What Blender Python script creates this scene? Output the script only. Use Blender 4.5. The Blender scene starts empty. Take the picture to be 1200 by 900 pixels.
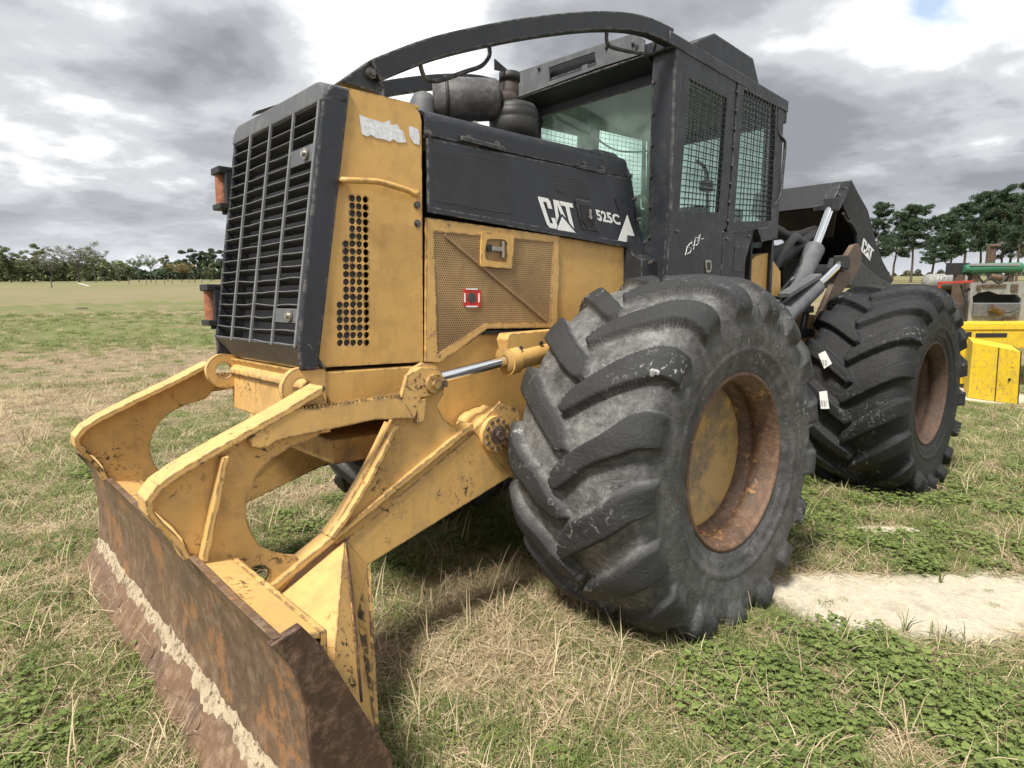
import bpy, bmesh, math, random
import numpy as np
from mathutils import Vector, Matrix, noise
from mathutils.geometry import delaunay_2d_cdt
random.seed(7); RNG = np.random.default_rng(7)
SC = bpy.context.scene
COL = SC.collection
PI = math.pi

# ------------------------------------------------------------------ frames
# "V" = frame of the parked machine (x forward, y to its left, z up, metres, origin on the
# near front wheel's outer rim plane).  The machine stands slightly tilted on the field.
CAM = np.array([2.906, 1.569, 0.765]); YAW, PIT, ROL, FOC = 3.979, 0.122, 0.003, 760.0
G0 = np.array([0., -.4, -.84])
UPN = np.array([.034, .027, 1.]); UPN /= np.linalg.norm(UPN)
def _axes():
    cy, sy, cp, sp = math.cos(YAW), math.sin(YAW), math.cos(PIT), math.sin(PIT)
    f = np.array([cy*cp, sy*cp, -sp]); r = np.array([sy, -cy, 0.]); u = np.cross(r, f)
    c, s = math.cos(ROL), math.sin(ROL)
    return c*r+s*u, -s*r+c*u, f
CR, CU, CF = _axes()
XW = np.array([1., 0, 0]); XW = XW-UPN*(XW@UPN); XW /= np.linalg.norm(XW); YW = np.cross(UPN, XW)
M3 = np.array([XW, YW, UPN])                       # V -> world rotation
def v2w(p): return M3@(np.asarray(p, float)-G0)
def ray(px, py): return CF+CR*(px-600)/FOC-CU*(py-450)/FOC
def U(px, py, ax, val):
    d = ray(px, py); return CAM+d*((val-CAM[ax])/d[ax])
def onY(y, *pts): return [U(a, b, 1, y) for a, b in pts]
def onX(x, *pts): return [U(a, b, 0, x) for a, b in pts]
def onP(pt, n, *pts):
    pt = np.array(pt, float); n = np.array(n, float)
    return [CAM+ray(a, b)*(((pt-CAM)@n)/(ray(a, b)@n)) for a, b in pts]
def onCab(*pts): return onP((-.5, -.78, 0), (.12, -1.6, 0), *pts)
CW = v2w(CAM)
def terr(x, y):                                    # height of the field: it tilts gently under the machine
    v = M3.T@np.array((x, y, 0.))+G0; zv = -.800-.020*max(v[0], 0)+.008*min(v[0], 0)
    h = float(UPN@(np.array((v[0], v[1], zv))-G0)); d2 = (x*x+y*y)
    return .3*math.tanh(h/.3)/(1+d2/8000.)
def gw(px, py):                                    # a point of the field, world frame
    d = M3@ray(px, py); z = 0.
    for _ in range(12):
        P = CW+d*((z-CW[2])/d[2]); z = .5*z+.5*terr(P[0], P[1])
    P = CW+d*((z-CW[2])/d[2]); return P
def dirw(px, py):
    d = M3@ray(px, py); return d/np.linalg.norm(d)
def far(px, dist):                                 # ground point seen in column px at a horizontal distance
    d = dirw(px, 323); h = math.hypot(d[0], d[1]); x, y = CW[0]+d[0]/h*dist, CW[1]+d[1]/h*dist; return np.array([x, y, terr(x, y)])

# ------------------------------------------------------------------ camera, world, sun, exposure
cam_d = bpy.data.cameras.new('camera'); cam = bpy.data.objects.new('camera', cam_d); COL.objects.link(cam)
cam_d.sensor_width = 36; cam_d.lens = FOC/1200*36; cam_d.clip_end = 6000; cam_d.clip_start = .02
rw, uw, fw = M3@CR, M3@CU, M3@CF
cam.matrix_world = Matrix(((rw[0], uw[0], -fw[0], CW[0]), (rw[1], uw[1], -fw[1], CW[1]), (rw[2], uw[2], -fw[2], CW[2]), (0, 0, 0, 1)))
SC.camera = cam
SC.view_settings.view_transform = 'Standard'; SC.view_settings.look = 'None'
SC.view_settings.exposure = 0.65; SC.view_settings.gamma = 1

SUN_AZ = math.atan2(XW[1]*0+(M3@np.array((math.cos(math.radians(14)), math.sin(math.radians(14)), 0)))[1], (M3@np.array((math.cos(math.radians(14)), math.sin(math.radians(14)), 0)))[0])   # world azimuth of the veiled sun
SUN_EL = math.radians(57)
world = bpy.data.worlds.new('World'); SC.world = world; world.use_nodes = True
def build_world():
    nt = world.node_tree; N = nt.nodes; L = nt.links; N.clear()
    out = N.new('ShaderNodeOutputWorld'); bg = N.new('ShaderNodeBackground'); L.new(bg.outputs[0], out.inputs[0])
    sky = N.new('ShaderNodeTexSky'); sky.sky_type = 'NISHITA'; sky.sun_disc = False
    sky.sun_elevation = SUN_EL; sky.sun_rotation = PI/2-SUN_AZ
    sky.air_density = 1.2; sky.dust_density = 1.5
    geo = N.new('ShaderNodeTexCoord')
    def vm(op, a, b=None, s=None):
        n = N.new('ShaderNodeVectorMath'); n.operation = op
        for i, q in enumerate((a, b)):
            if q is None: continue
            if hasattr(q, 'links') or hasattr(q, 'is_linked'): L.new(q, n.inputs[i])
            else: n.inputs[i].default_value = q
        if s is not None: n.inputs['Scale'].default_value = s
        return n.outputs['Value'] if op in ('DOT_PRODUCT', 'LENGTH') else n.outputs[0]
    def m(op, a, b=None, c=None, clamp=False):
        n = N.new('ShaderNodeMath'); n.operation = op; n.use_clamp = clamp
        for i, q in enumerate((a, b, c)):
            if q is None: continue
            if hasattr(q, 'is_linked'): L.new(q, n.inputs[i])
            else: n.inputs[i].default_value = q
        return n.outputs[0]
    D = vm('NORMALIZE', geo.outputs['Generated'])
    sep = N.new('ShaderNodeSeparateXYZ'); L.new(D, sep.inputs[0])
    z = m('MAXIMUM', m('ABSOLUTE', sep.outputs[2]), 0.0)
    inv = m('DIVIDE', 1.0, m('ADD', z, .24))
    comb = N.new('ShaderNodeCombineXYZ'); L.new(m('MULTIPLY', sep.outputs[0], inv), comb.inputs[0]); L.new(m('MULTIPLY', sep.outputs[1], inv), comb.inputs[1])
    def nz(vec, scale, detail, rough, off=(0, 0, 0), dist=0.):
        mp = N.new('ShaderNodeMapping'); L.new(vec, mp.inputs[0]); mp.inputs['Location'].default_value = off
        t = N.new('ShaderNodeTexNoise'); L.new(mp.outputs[0], t.inputs['Vector'])
        t.inputs['Scale'].default_value = scale; t.inputs['Detail'].default_value = detail
        t.inputs['Roughness'].default_value = rough; t.inputs['Distortion'].default_value = dist
        return t.outputs['Fac']
    n1 = nz(comb.outputs[0], 1.05, 10, .50, (3.1, 7.7, 0), .15)
    n2 = nz(comb.outputs[0], 2.9, 8, .55, (9.1, 1.7, 2), .1)
    dens = m('ADD', m('MULTIPLY', m('SUBTRACT', n1, .5), 2.9), m('MULTIPLY', m('SUBTRACT', n2, .5), 1.7))
    # broad masses of the cloud deck as they hang over the field: (pixel direction, width, amount)
    for (px, py), k, amt in (((190, 95), 22, .44), ((40, 60), 26, .22), ((330, 120), 90, .30), ((60, 165), 60, .12), ((560, 20), 20, -.38), ((385, 50), 70, -.6), ((120, 20), 120, -.15), ((650, 5), 90, .25), ((10, 10), 90, -.3),
                              ((900, 60), 28, .32), ((1010, 130), 26, .55), ((930, 215), 60, .3), ((1120, 75), 60, -.5), ((950, 250), 80, -.3),
                              ((1120, 20), 120, -.35), ((60, 200), 90, -.25), ((230, 215), 60, -.25), ((1190, 190), 60, .25), ((745, 10), 60, .25), ((150, 10), 70, -.1)):
        d = dirw(px, py)
        dot = vm('DOT_PRODUCT', D, tuple(d))
        g = m('POWER', 2.718, m('MULTIPLY', m('SUBTRACT', dot, 1.0), float(k)))
        dens = m('ADD', dens, m('MULTIPLY', g, amt))
    dens = m('MULTIPLY', m('ADD', dens, .46), .88)
    ramp = N.new('ShaderNodeValToRGB'); L.new(dens, ramp.inputs[0])
    cr = ramp.color_ramp; cr.interpolation = 'EASE'
    cols = [(0.0, (.90, .905, .91)), (.22, (.69, .70, .71)), (.46, (.45, .463, .482)), (.74, (.30, .313, .334)), (1.0, (.215, .226, .246))]
    cr.elements[0].position = cols[0][0]; cr.elements[0].color = (*cols[0][1], 1)
    cr.elements[1].position = cols[-1][0]; cr.elements[1].color = (*cols[-1][1], 1)
    for p_, c_ in cols[1:-1]:
        e = cr.elements.new(p_); e.color = (*c_, 1)
    # near the horizon the deck pales to an even grey white
    hz = m('SUBTRACT', 1.0, m('DIVIDE', z, .13), clamp=True)
    mixh = N.new('ShaderNodeMix'); mixh.data_type = 'RGBA'
    L.new(m('MULTIPLY', m('POWER', hz, 1.5), .75), mixh.inputs[0]); L.new(ramp.outputs[0], mixh.inputs[6]); mixh.inputs[7].default_value = (.52, .54, .57, 1)
    blue = N.new('ShaderNodeMix'); blue.data_type = 'RGBA'
    sk = vm('SCALE', sky.outputs[0], s=.075)
    skm = N.new('ShaderNodeVectorMath'); skm.operation = 'MULTIPLY_ADD'; L.new(sk, skm.inputs[0]); skm.inputs[1].default_value = (1., 1., 1.); skm.inputs[2].default_value = (.22, .24, .27)
    gd = vm('DOT_PRODUCT', D, tuple(dirw(1082, 8)))
    gb = m('POWER', 2.718, m('MULTIPLY', m('SUBTRACT', gd, 1.0), 900.))
    gap = m('MULTIPLY', m('SUBTRACT', m('ADD', gb, m('MULTIPLY', m('SUBTRACT', n2, .5), 2.2)), .55), 2.4, clamp=True)
    L.new(gap, blue.inputs[0]); L.new(mixh.outputs[2], blue.inputs[6]); L.new(skm.outputs[0], blue.inputs[7])
    # the hidden half of the world sphere (below the field) is as dull as the field
    low = N.new('ShaderNodeMix'); low.data_type = 'RGBA'
    L.new(m('MULTIPLY', sep.outputs[2], -30.0, clamp=True), low.inputs[0]); L.new(blue.outputs[2], low.inputs[6]); low.inputs[7].default_value = (.16, .15, .11, 1)
    L.new(low.outputs[2], bg.inputs[0]); bg.inputs[1].default_value = 1.0
build_world()
sd = bpy.data.lights.new('sun', 'SUN'); sun = bpy.data.objects.new('sun', sd); COL.objects.link(sun)
sd.energy = 4.1; sd.angle = math.radians(12); sd.color = (1, .95, .86)
S_ = Vector((math.cos(SUN_AZ)*math.cos(SUN_EL), math.sin(SUN_AZ)*math.cos(SUN_EL), math.sin(SUN_EL)))
sun.rotation_euler = S_.to_track_quat('Z', 'Y').to_euler()

# ------------------------------------------------------------------ materials
class NT:
    def __init__(s, name):
        s.m = bpy.data.materials.new(name); s.m.use_nodes = True; s.n = s.m.node_tree.nodes; s.l = s.m.node_tree.links
        s.b = s.n['Principled BSDF']; s.tc = s.n.new('ShaderNodeTexCoord'); s.o = s.tc.outputs['Object']
    def set(s, sock, v):
        if hasattr(v, 'is_linked'): s.l.new(v, sock)
        elif isinstance(v, (tuple, list)) and len(v) == 3 and sock.type == 'RGBA': sock.default_value = (*v, 1)
        else: sock.default_value = v
    def noise(s, scale, detail=4, rough=.6, dist=0, vec=None, off=None, stretch=None):
        v = vec or s.o
        if off or stretch:
            mp = s.n.new('ShaderNodeMapping'); s.l.new(v, mp.inputs[0])
            if off: mp.inputs['Location'].default_value = off
            if stretch: mp.inputs['Scale'].default_value = stretch
            v = mp.outputs[0]
        t = s.n.new('ShaderNodeTexNoise'); s.l.new(v, t.inputs['Vector'])
        t.inputs['Scale'].default_value = scale; t.inputs['Detail'].default_value = detail; t.inputs['Roughness'].default_value = rough; t.inputs['Distortion'].default_value = dist
        return t.outputs['Fac']
    def math(s, op, a, b=None, c=None, clamp=False):
        n = s.n.new('ShaderNodeMath'); n.operation = op; n.use_clamp = clamp
        for i, q in enumerate((a, b, c)):
            if q is not None: s.set(n.inputs[i], q)
        return n.outputs[0]
    def rng(s, v, a, b, c=0., d=1.):
        n = s.n.new('ShaderNodeMapRange'); s.set(n.inputs[0], v)
        for i, q in enumerate((a, b, c, d)): n.inputs[i+1].default_value = q
        return n.outputs[0]
    def mix(s, f, a, b):
        n = s.n.new('ShaderNodeMix'); n.data_type = 'RGBA'; s.set(n.inputs[0], f); s.set(n.inputs[6], a); s.set(n.inputs[7], b); return n.outputs[2]
    def bump(s, h, strength=.3, dist=.01, normal=None):
        n = s.n.new('ShaderNodeBump'); s.set(n.inputs['Height'], h); n.inputs['Strength'].default_value = strength; n.inputs['Distance'].default_value = dist
        if normal is not None: s.l.new(normal, n.inputs['Normal'])
        return n.outputs[0]
    def edge(s, radius=.008):
        bv = s.n.new('ShaderNodeBevel'); bv.samples = 3; bv.inputs['Radius'].default_value = radius
        g = s.n.new('ShaderNodeNewGeometry'); d = s.n.new('ShaderNodeVectorMath'); d.operation = 'DOT_PRODUCT'
        s.l.new(bv.outputs[0], d.inputs[0]); s.l.new(g.outputs['Normal'], d.inputs[1])
        return s.math('SUBTRACT', 1.0, d.outputs['Value'])
    def fin(s, col, rough=.5, metal=0., normal=None, **kw):
        s.set(s.b.inputs['Base Color'], col); s.set(s.b.inputs['Roughness'], rough); s.set(s.b.inputs['Metallic'], metal)
        if normal is not None: s.l.new(normal, s.b.inputs['Normal'])
        for k, v in kw.items(): s.set(s.b.inputs[k.replace('_', ' ')], v)
        return s.m

def paint(name, base, dirt, wear=(.055, .038, .03), rough=.42, dirt_amt=.5, chips=.0, edgew=.0, streak=True):
    t = NT(name)
    n1 = t.noise(2.3, 6, .62); n2 = t.noise(14, 5, .6, off=(3, 1, 8)); n3 = t.noise(60, 3, .6)
    col = t.mix(t.rng(n1, .3, .75), base, tuple(c*.80 for c in base))
    if streak:
        st = t.noise(6, 5, .6, .3, stretch=(3.2, 3.2, .5))
        col = t.mix(t.math('MULTIPLY', t.rng(st, .52, .78), dirt_amt*.6), col, dirt)
    col = t.mix(t.math('MULTIPLY', t.rng(n2, .5, .82), dirt_amt), col, dirt)
    # pale handling scuffs, thin and directional
    sc = t.noise(9, 6, .75, 1.2, off=(7, 3, 1), stretch=(1.2, 1.2, 5.))
    col = t.mix(t.math('MULTIPLY', t.rng(sc, .58, .70), .45*dirt_amt), col, tuple(min(1, c*1.45+.03) for c in base))
    if dirt_amt > .45:      # oily smears and dark scratches
        sm = t.noise(1.7, 7, .72, 1.6, off=(11, 4, 6)); col = t.mix(t.math('MULTIPLY', t.rng(sm, .54, .70), .55*dirt_amt), col, tuple(c*.42 for c in dirt))
        sx = t.noise(4, 9, .82, 3.5, off=(1, 9, 5), stretch=(.5, 1, 3.5)); col = t.mix(t.math('MULTIPLY', t.rng(sx, .63, .655), .6*dirt_amt), col, wear)
    h = t.math('ADD', t.math('MULTIPLY', n2, .5), t.math('MULTIPLY', n3, .15))
    if chips:
        a = t.noise(5, 2, .5, off=(1, 5, 2)); b = t.noise(38, 5, .7, .6, off=(2, 2, 7))
        k = t.math('MULTIPLY', t.rng(a, .53, .64), t.rng(b, .60-.05*chips, .63-.03*chips))
        col = t.mix(t.math('MINIMUM', k, 1.0), col, wear)
    if edgew:
        e = t.edge(.013); b2 = t.noise(22, 6, .7, off=(4, 4, 4))
        k2 = t.math('MULTIPLY', t.rng(e, .008, .04), t.rng(b2, .50-.07*edgew, .58-.07*edgew))
        col = t.mix(k2, col, wear)
    return t.fin(col, t.rng(n2, .3, .8, rough-.06, rough+.25), 0, t.bump(h, .12, .01), **{'Specular_IOR_Level': .45})

YEL = (.63, .385, .125)
M = {}
M['yellow'] = paint('cat_yellow_paint', YEL, (.30, .19, .085), rough=.42, dirt_amt=.5, chips=0, edgew=.15)
M['yellow_worn'] = paint('scraped_yellow_paint', (.65, .405, .145), (.30, .21, .12), rough=.45, dirt_amt=.6, chips=1.0, edgew=.9)
M['yellow_dirty'] = paint('grimy_yellow_paint', (.42, .26, .085), (.12, .085, .055), rough=.6, dirt_amt=.9, chips=.6, edgew=.3)
M['black'] = paint('faded_black_paint', (.019, .0215, .027), (.055, .056, .060), (.16, .15, .14), rough=.42, dirt_amt=.45, edgew=.35)
M['hood_black'] = paint('hood_black_paint', (.024, .027, .036), (.058, .061, .067), (.16, .15, .14), rough=.34, dirt_amt=.35, edgew=.25)
M['grey_worn'] = paint('scuffed_grey_paint', (.095, .10, .11), (.19, .19, .185), (.30, .29, .28), rough=.5, dirt_amt=.7)
M['deepblack'] = paint('matt_black_steel', (.016, .017, .021), (.045, .045, .05), (.12, .11, .10), rough=.6, dirt_amt=.4)
M['slat'] = paint('grille_slat_paint', (.010, .011, .013), (.02, .02, .02), (.5, .49, .47), rough=.5, dirt_amt=.4)
M['bar'] = paint('grille_bar_paint', (.16, .165, .175), (.26, .26, .25), rough=.5, dirt_amt=.6)
M['boxyellow'] = paint('bright_yellow_enamel', (.74, .50, .022), (.36, .24, .07), rough=.6, dirt_amt=.85, chips=.5)
M['boxside'] = paint('bright_yellow_enamel_side', (.80, .56, .03), (.45, .33, .10), rough=.5, dirt_amt=.4, chips=.4)
M['green'] = paint('machine_green_paint', (.03, .17, .10), (.10, .13, .09), rough=.5)
M['red'] = paint('machine_red_paint', (.42, .04, .03), (.2, .08, .05), rough=.5)
M['steel'] = paint('bare_grey_steel', (.26, .27, .26), (.16, .12, .09), rough=.5, dirt_amt=.8)

def m_simple(name, col, rough=.5, metal=0., bump=0., var=.25, scale=30, **kw):
    t = NT(name); n = t.noise(scale, 5, .6)
    c = t.mix(t.rng(n, .3, .7), tuple(x*(1-var) for x in col), tuple(min(1, x*(1+var)) for x in col))
    return t.fin(c, rough, metal, t.bump(n, bump, .01) if bump else None, **kw)
M['dark'] = m_simple('grimy_black_metal', (.018, .018, .02), .6, bump=.2)
M['rubber'] = m_simple('black_rubber_hose', (.02, .02, .021), .55)
M['chrome'] = m_simple('chromed_rod', (.78, .79, .80), .13, 1.0, var=.05)
M['bolt'] = m_simple('dull_bolt_steel', (.12, .115, .11), .4, .6)
M['zinc'] = m_simple('zinc_bolt_steel', (.38, .36, .33), .4, .8, bump=.2)
M['orange'] = m_simple('orange_rusty_paint', (.27, .10, .05), .7, bump=.4, var=.4)
M['white'] = m_simple('white_decal', (.78, .79, .79), .45, var=.06)
M['decal'] = m_simple('weathered_white_decal', (.66, .69, .74), .5, var=.22, scale=55)
M['decal_red'] = m_simple('red_decal', (.55, .035, .03), .5, var=.15)
M['decal_black'] = m_simple('black_decal', (.015, .015, .016), .4)
M['seat'] = m_simple('cab_seat_fabric', (.03, .035, .035), .9, bump=.3)
M['teal'] = m_simple('pale_faded_plastic', (.5, .6, .55), .6)
M['wood'] = m_simple('weathered_post_wood', (.16, .14, .11), .9, bump=.4)
M['labelw'] = m_simple('paper_tyre_label', (.72, .72, .69), .6, var=.08)

def rusty(name, base, light, dark, sc=3.0, yellow=None, yamt=.5, rough=.62, vert=False):
    t = NT(name)
    n1 = t.noise(sc, 9, .72, .1); n2 = t.noise(sc*5, 7, .75, .1, off=(5, 2, 1)); n3 = t.noise(sc*18, 4, .6, off=(1, 1, 4), stretch=(1, 1, .25) if vert else None)
    c = t.mix(t.rng(n1, .35, .65), dark, base)
    c = t.mix(t.math('MULTIPLY', t.rng(n2, .48, .72), .8), c, light)
    c = t.mix(t.math('MULTIPLY', t.rng(n3, .5, .75), .5), c, dark)
    if yellow:
        y = t.noise(sc*1.1, 9, .78, .1, off=(9, 9, 2)); c = t.mix(t.math('MULTIPLY', t.rng(y, .52-.12*yamt, .58-.1*yamt), .9), c, yellow)
    h = t.math('ADD', n2, t.math('MULTIPLY', n3, .5))
    return t.fin(c, t.rng(n2, .3, .7, rough-.12, rough+.2), .0, t.bump(h, .35, .012))
M['blade'] = rusty('rusted_blade_steel', (.165, .098, .056), (.28, .20, .135), (.085, .055, .038), 2.6, (.27, .135, .06), -.1, rough=.5, vert=True)
M['edge'] = rusty('rusted_cutting_edge_steel', (.20, .115, .065), (.34, .24, .16), (.09, .055, .038), 2.6, rough=.55)
M['endplate'] = rusty('dark_rust_plate', (.085, .045, .028), (.24, .14, .09), (.035, .022, .017), 4.0, rough=.45)
M['rim'] = rusty('rusted_rim', (.15, .08, .046), (.28, .18, .11), (.06, .038, .028), 6, (.44, .25, .09), -.45, rough=.6)
M['disc'] = rusty('rim_disc_paint', (.33, .21, .09), (.38, .29, .16), (.15, .125, .095), 2.2, (.47, .30, .11), .5, rough=.5)
M['rimr'] = rusty('dull_rusted_rim', (.10, .055, .035), (.17, .11, .075), (.045, .03, .022), 5, rough=.7)
M['muffler'] = rusty('heat_stained_muffler', (.085, .082, .084), (.20, .195, .19), (.035, .033, .036), 2.5, rough=.5)
M['pipe'] = rusty('rusted_exhaust_pipe', (.055, .040, .036), (.10, .072, .062), (.028, .022, .02), 6, rough=.7)
M['arm_brown'] = rusty('brown_arm_steel', (.12, .075, .05), (.24, .17, .12), (.05, .035, .028), 4, rough=.55)
M['sandm'] = None

def tyre_mat(name, base, dust, damt, lugc, scuff):
    t = NT(name)
    at = t.n.new('ShaderNodeAttribute'); at.attribute_name = 'lug'; lug = at.outputs['Fac']
    n1 = t.noise(3.2, 9, .75, .15); n2 = t.noise(18, 8, .78, .1, off=(3, 3, 3)); n3 = t.noise(70, 4, .7); n4 = t.noise(7, 6, .8, 2.0, off=(8, 1, 2), stretch=(1, 1, 2.5))
    c = t.mix(t.rng(n2, .3, .7), base, tuple(x*1.7 for x in base))
    dm = t.math('MULTIPLY', t.rng(n1, .32, .68), t.rng(n2, .28, .72), clamp=True)
    dm = t.math('ADD', dm, t.math('MULTIPLY', t.rng(n4, .55, .72), .35))
    dm = t.math('MULTIPLY', dm, t.rng(lug, .0, .75, 1.0, .12))
    az = t.n.new('ShaderNodeAttribute'); az.attribute_name = 'zone'; dm = t.math('MULTIPLY', dm, az.outputs['Fac'])
    c = t.mix(t.math('MULTIPLY', dm, damt, clamp=True), c, dust)
    c = t.mix(t.math('MULTIPLY', t.rng(lug, .7, .98), .8), c, lugc)
    sp = t.math('MULTIPLY', t.rng(t.noise(24, 7, .75, 1.0, off=(6, 2, 9)), .56, .66), t.rng(t.noise(2.2, 3, .5, off=(2, 7, 1)), .52, .62))
    c = t.mix(t.math('MULTIPLY', sp, scuff), c, (.46, .46, .46))
    h = t.math('ADD', t.math('MULTIPLY', n2, .8), t.math('MULTIPLY', n3, .25)); h = t.math('ADD', h, t.math('MULTIPLY', n4, .6))
    return t.fin(c, t.rng(n2, .3, .7, .42, .75), 0, t.bump(h, .8, .014), **{'Specular_IOR_Level': .4})
M['tyre_old'] = tyre_mat('chalky_worn_tyre_rubber', (.022, .0225, .024), (.29, .29, .28), 1.3, (.026, .027, .029), 1.0)
M['tyre_new'] = tyre_mat('black_tyre_rubber', (.010, .0105, .012), (.07, .07, .07), .22, (.012, .0125, .014), .75)

def glance(t):
    lw = t.n.new('ShaderNodeLayerWeight'); lw.inputs[0].default_value = .5
    return t.math('ADD', t.math('MULTIPLY', t.math('POWER', lw.outputs['Facing'], 4.0), .6), .03)
def glass_mat():
    t = NT('scratched_green_polycarbonate'); n = t.n; l = t.l
    out = n['Material Output']; tr = n.new('ShaderNodeBsdfTransparent'); gl = n.new('ShaderNodeBsdfGlossy'); df = n.new('ShaderNodeBsdfTranslucent'); d2 = n.new('ShaderNodeBsdfDiffuse')
    tr.inputs[0].default_value = (.90, .985, .95, 1); gl.inputs['Roughness'].default_value = .06; df.inputs[0].default_value = (.55, .92, .76, 1); d2.inputs[0].default_value = (.42, .50, .46, 1)
    hz = t.noise(2.2, 7, .7, 1.5); sc = t.noise(5, 8, .8, 2.5, off=(2, 1, 1), stretch=(1, 1, .35))
    ad = n.new('ShaderNodeMixShader'); ad.inputs[0].default_value = .5; l.new(df.outputs[0], ad.inputs[1]); l.new(d2.outputs[0], ad.inputs[2])
    m1 = n.new('ShaderNodeMixShader'); t.set(m1.inputs[0], t.math('ADD', t.rng(hz, .38, .72, .09, .38), t.math('MULTIPLY', t.rng(sc, .56, .64), .10)))
    l.new(tr.outputs[0], m1.inputs[1]); l.new(ad.outputs[0], m1.inputs[2])
    fr = glance(t)
    m2 = n.new('ShaderNodeMixShader'); l.new(fr, m2.inputs[0]); l.new(m1.outputs[0], m2.inputs[1]); l.new(gl.outputs[0], m2.inputs[2])
    l.new(m2.outputs[0], out.inputs[0]); return t.m
M['glass'] = glass_mat()
def pane_mat():
    t = NT('green_tinted_pane'); n = t.n; l = t.l
    out = n['Material Output']; tr = n.new('ShaderNodeBsdfTransparent'); gl = n.new('ShaderNodeBsdfGlossy'); df = n.new('ShaderNodeBsdfTranslucent')
    tr.inputs[0].default_value = (.905, .985, .95, 1); gl.inputs['Roughness'].default_value = .08; df.inputs[0].default_value = (.6, .95, .82, 1)
    m1 = n.new('ShaderNodeMixShader'); m1.inputs[0].default_value = .035; l.new(tr.outputs[0], m1.inputs[1]); l.new(df.outputs[0], m1.inputs[2])
    fr = glance(t); m2 = n.new('ShaderNodeMixShader'); l.new(fr, m2.inputs[0]); l.new(m1.outputs[0], m2.inputs[1]); l.new(gl.outputs[0], m2.inputs[2])
    l.new(m2.outputs[0], out.inputs[0]); return t.m
M['pane'] = pane_mat()

def perf_mat(name, base, hole_r, pitch, dirt):
    # perforated sheet: a staggered grid of round holes, truly see-through
    t = NT(name); n = t.n; l = t.l; sp = n.new('ShaderNodeSeparateXYZ'); l.new(t.o, sp.inputs[0])
    u = t.math('DIVIDE', t.math('ADD', sp.outputs[0], 20.), pitch); v = t.math('DIVIDE', t.math('ADD', sp.outputs[2], 20.), pitch*.866)
    row = t.math('FLOOR', v); off = t.math('MULTIPLY', t.math('MODULO', row, 2.0), .5)
    fu = t.math('SUBTRACT', t.math('FRACT', t.math('ADD', u, off)), .5); fv = t.math('MULTIPLY', t.math('SUBTRACT', t.math('FRACT', v), .5), .866)
    d = t.math('SQRT', t.math('ADD', t.math('MULTIPLY', fu, fu), t.math('MULTIPLY', fv, fv)))
    hole = t.math('LESS_THAN', d, hole_r)
    n1 = t.noise(4, 6, .7, .5); c = t.mix(t.rng(n1, .35, .66), base, dirt); n2 = t.noise(30, 4, .7)
    c = t.mix(t.math('MULTIPLY', t.rng(n2, .5, .75), .5), c, dirt)
    t.fin(c, .55); tr = n.new('ShaderNodeBsdfTransparent'); mx = n.new('ShaderNodeMixShader'); t.set(mx.inputs[0], hole)
    l.new(t.b.outputs[0], mx.inputs[1]); l.new(tr.outputs[0], mx.inputs[2]); l.new(mx.outputs[0], n['Material Output'].inputs[0]); return t.m
M['perf_y'] = perf_mat('perforated_yellow_sheet', (.50, .33, .15), .29, .0125, (.27, .17, .09))
M['perf_b'] = perf_mat('perforated_black_sheet', (.035, .038, .044), .34, .0165, (.06, .063, .068))

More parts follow.
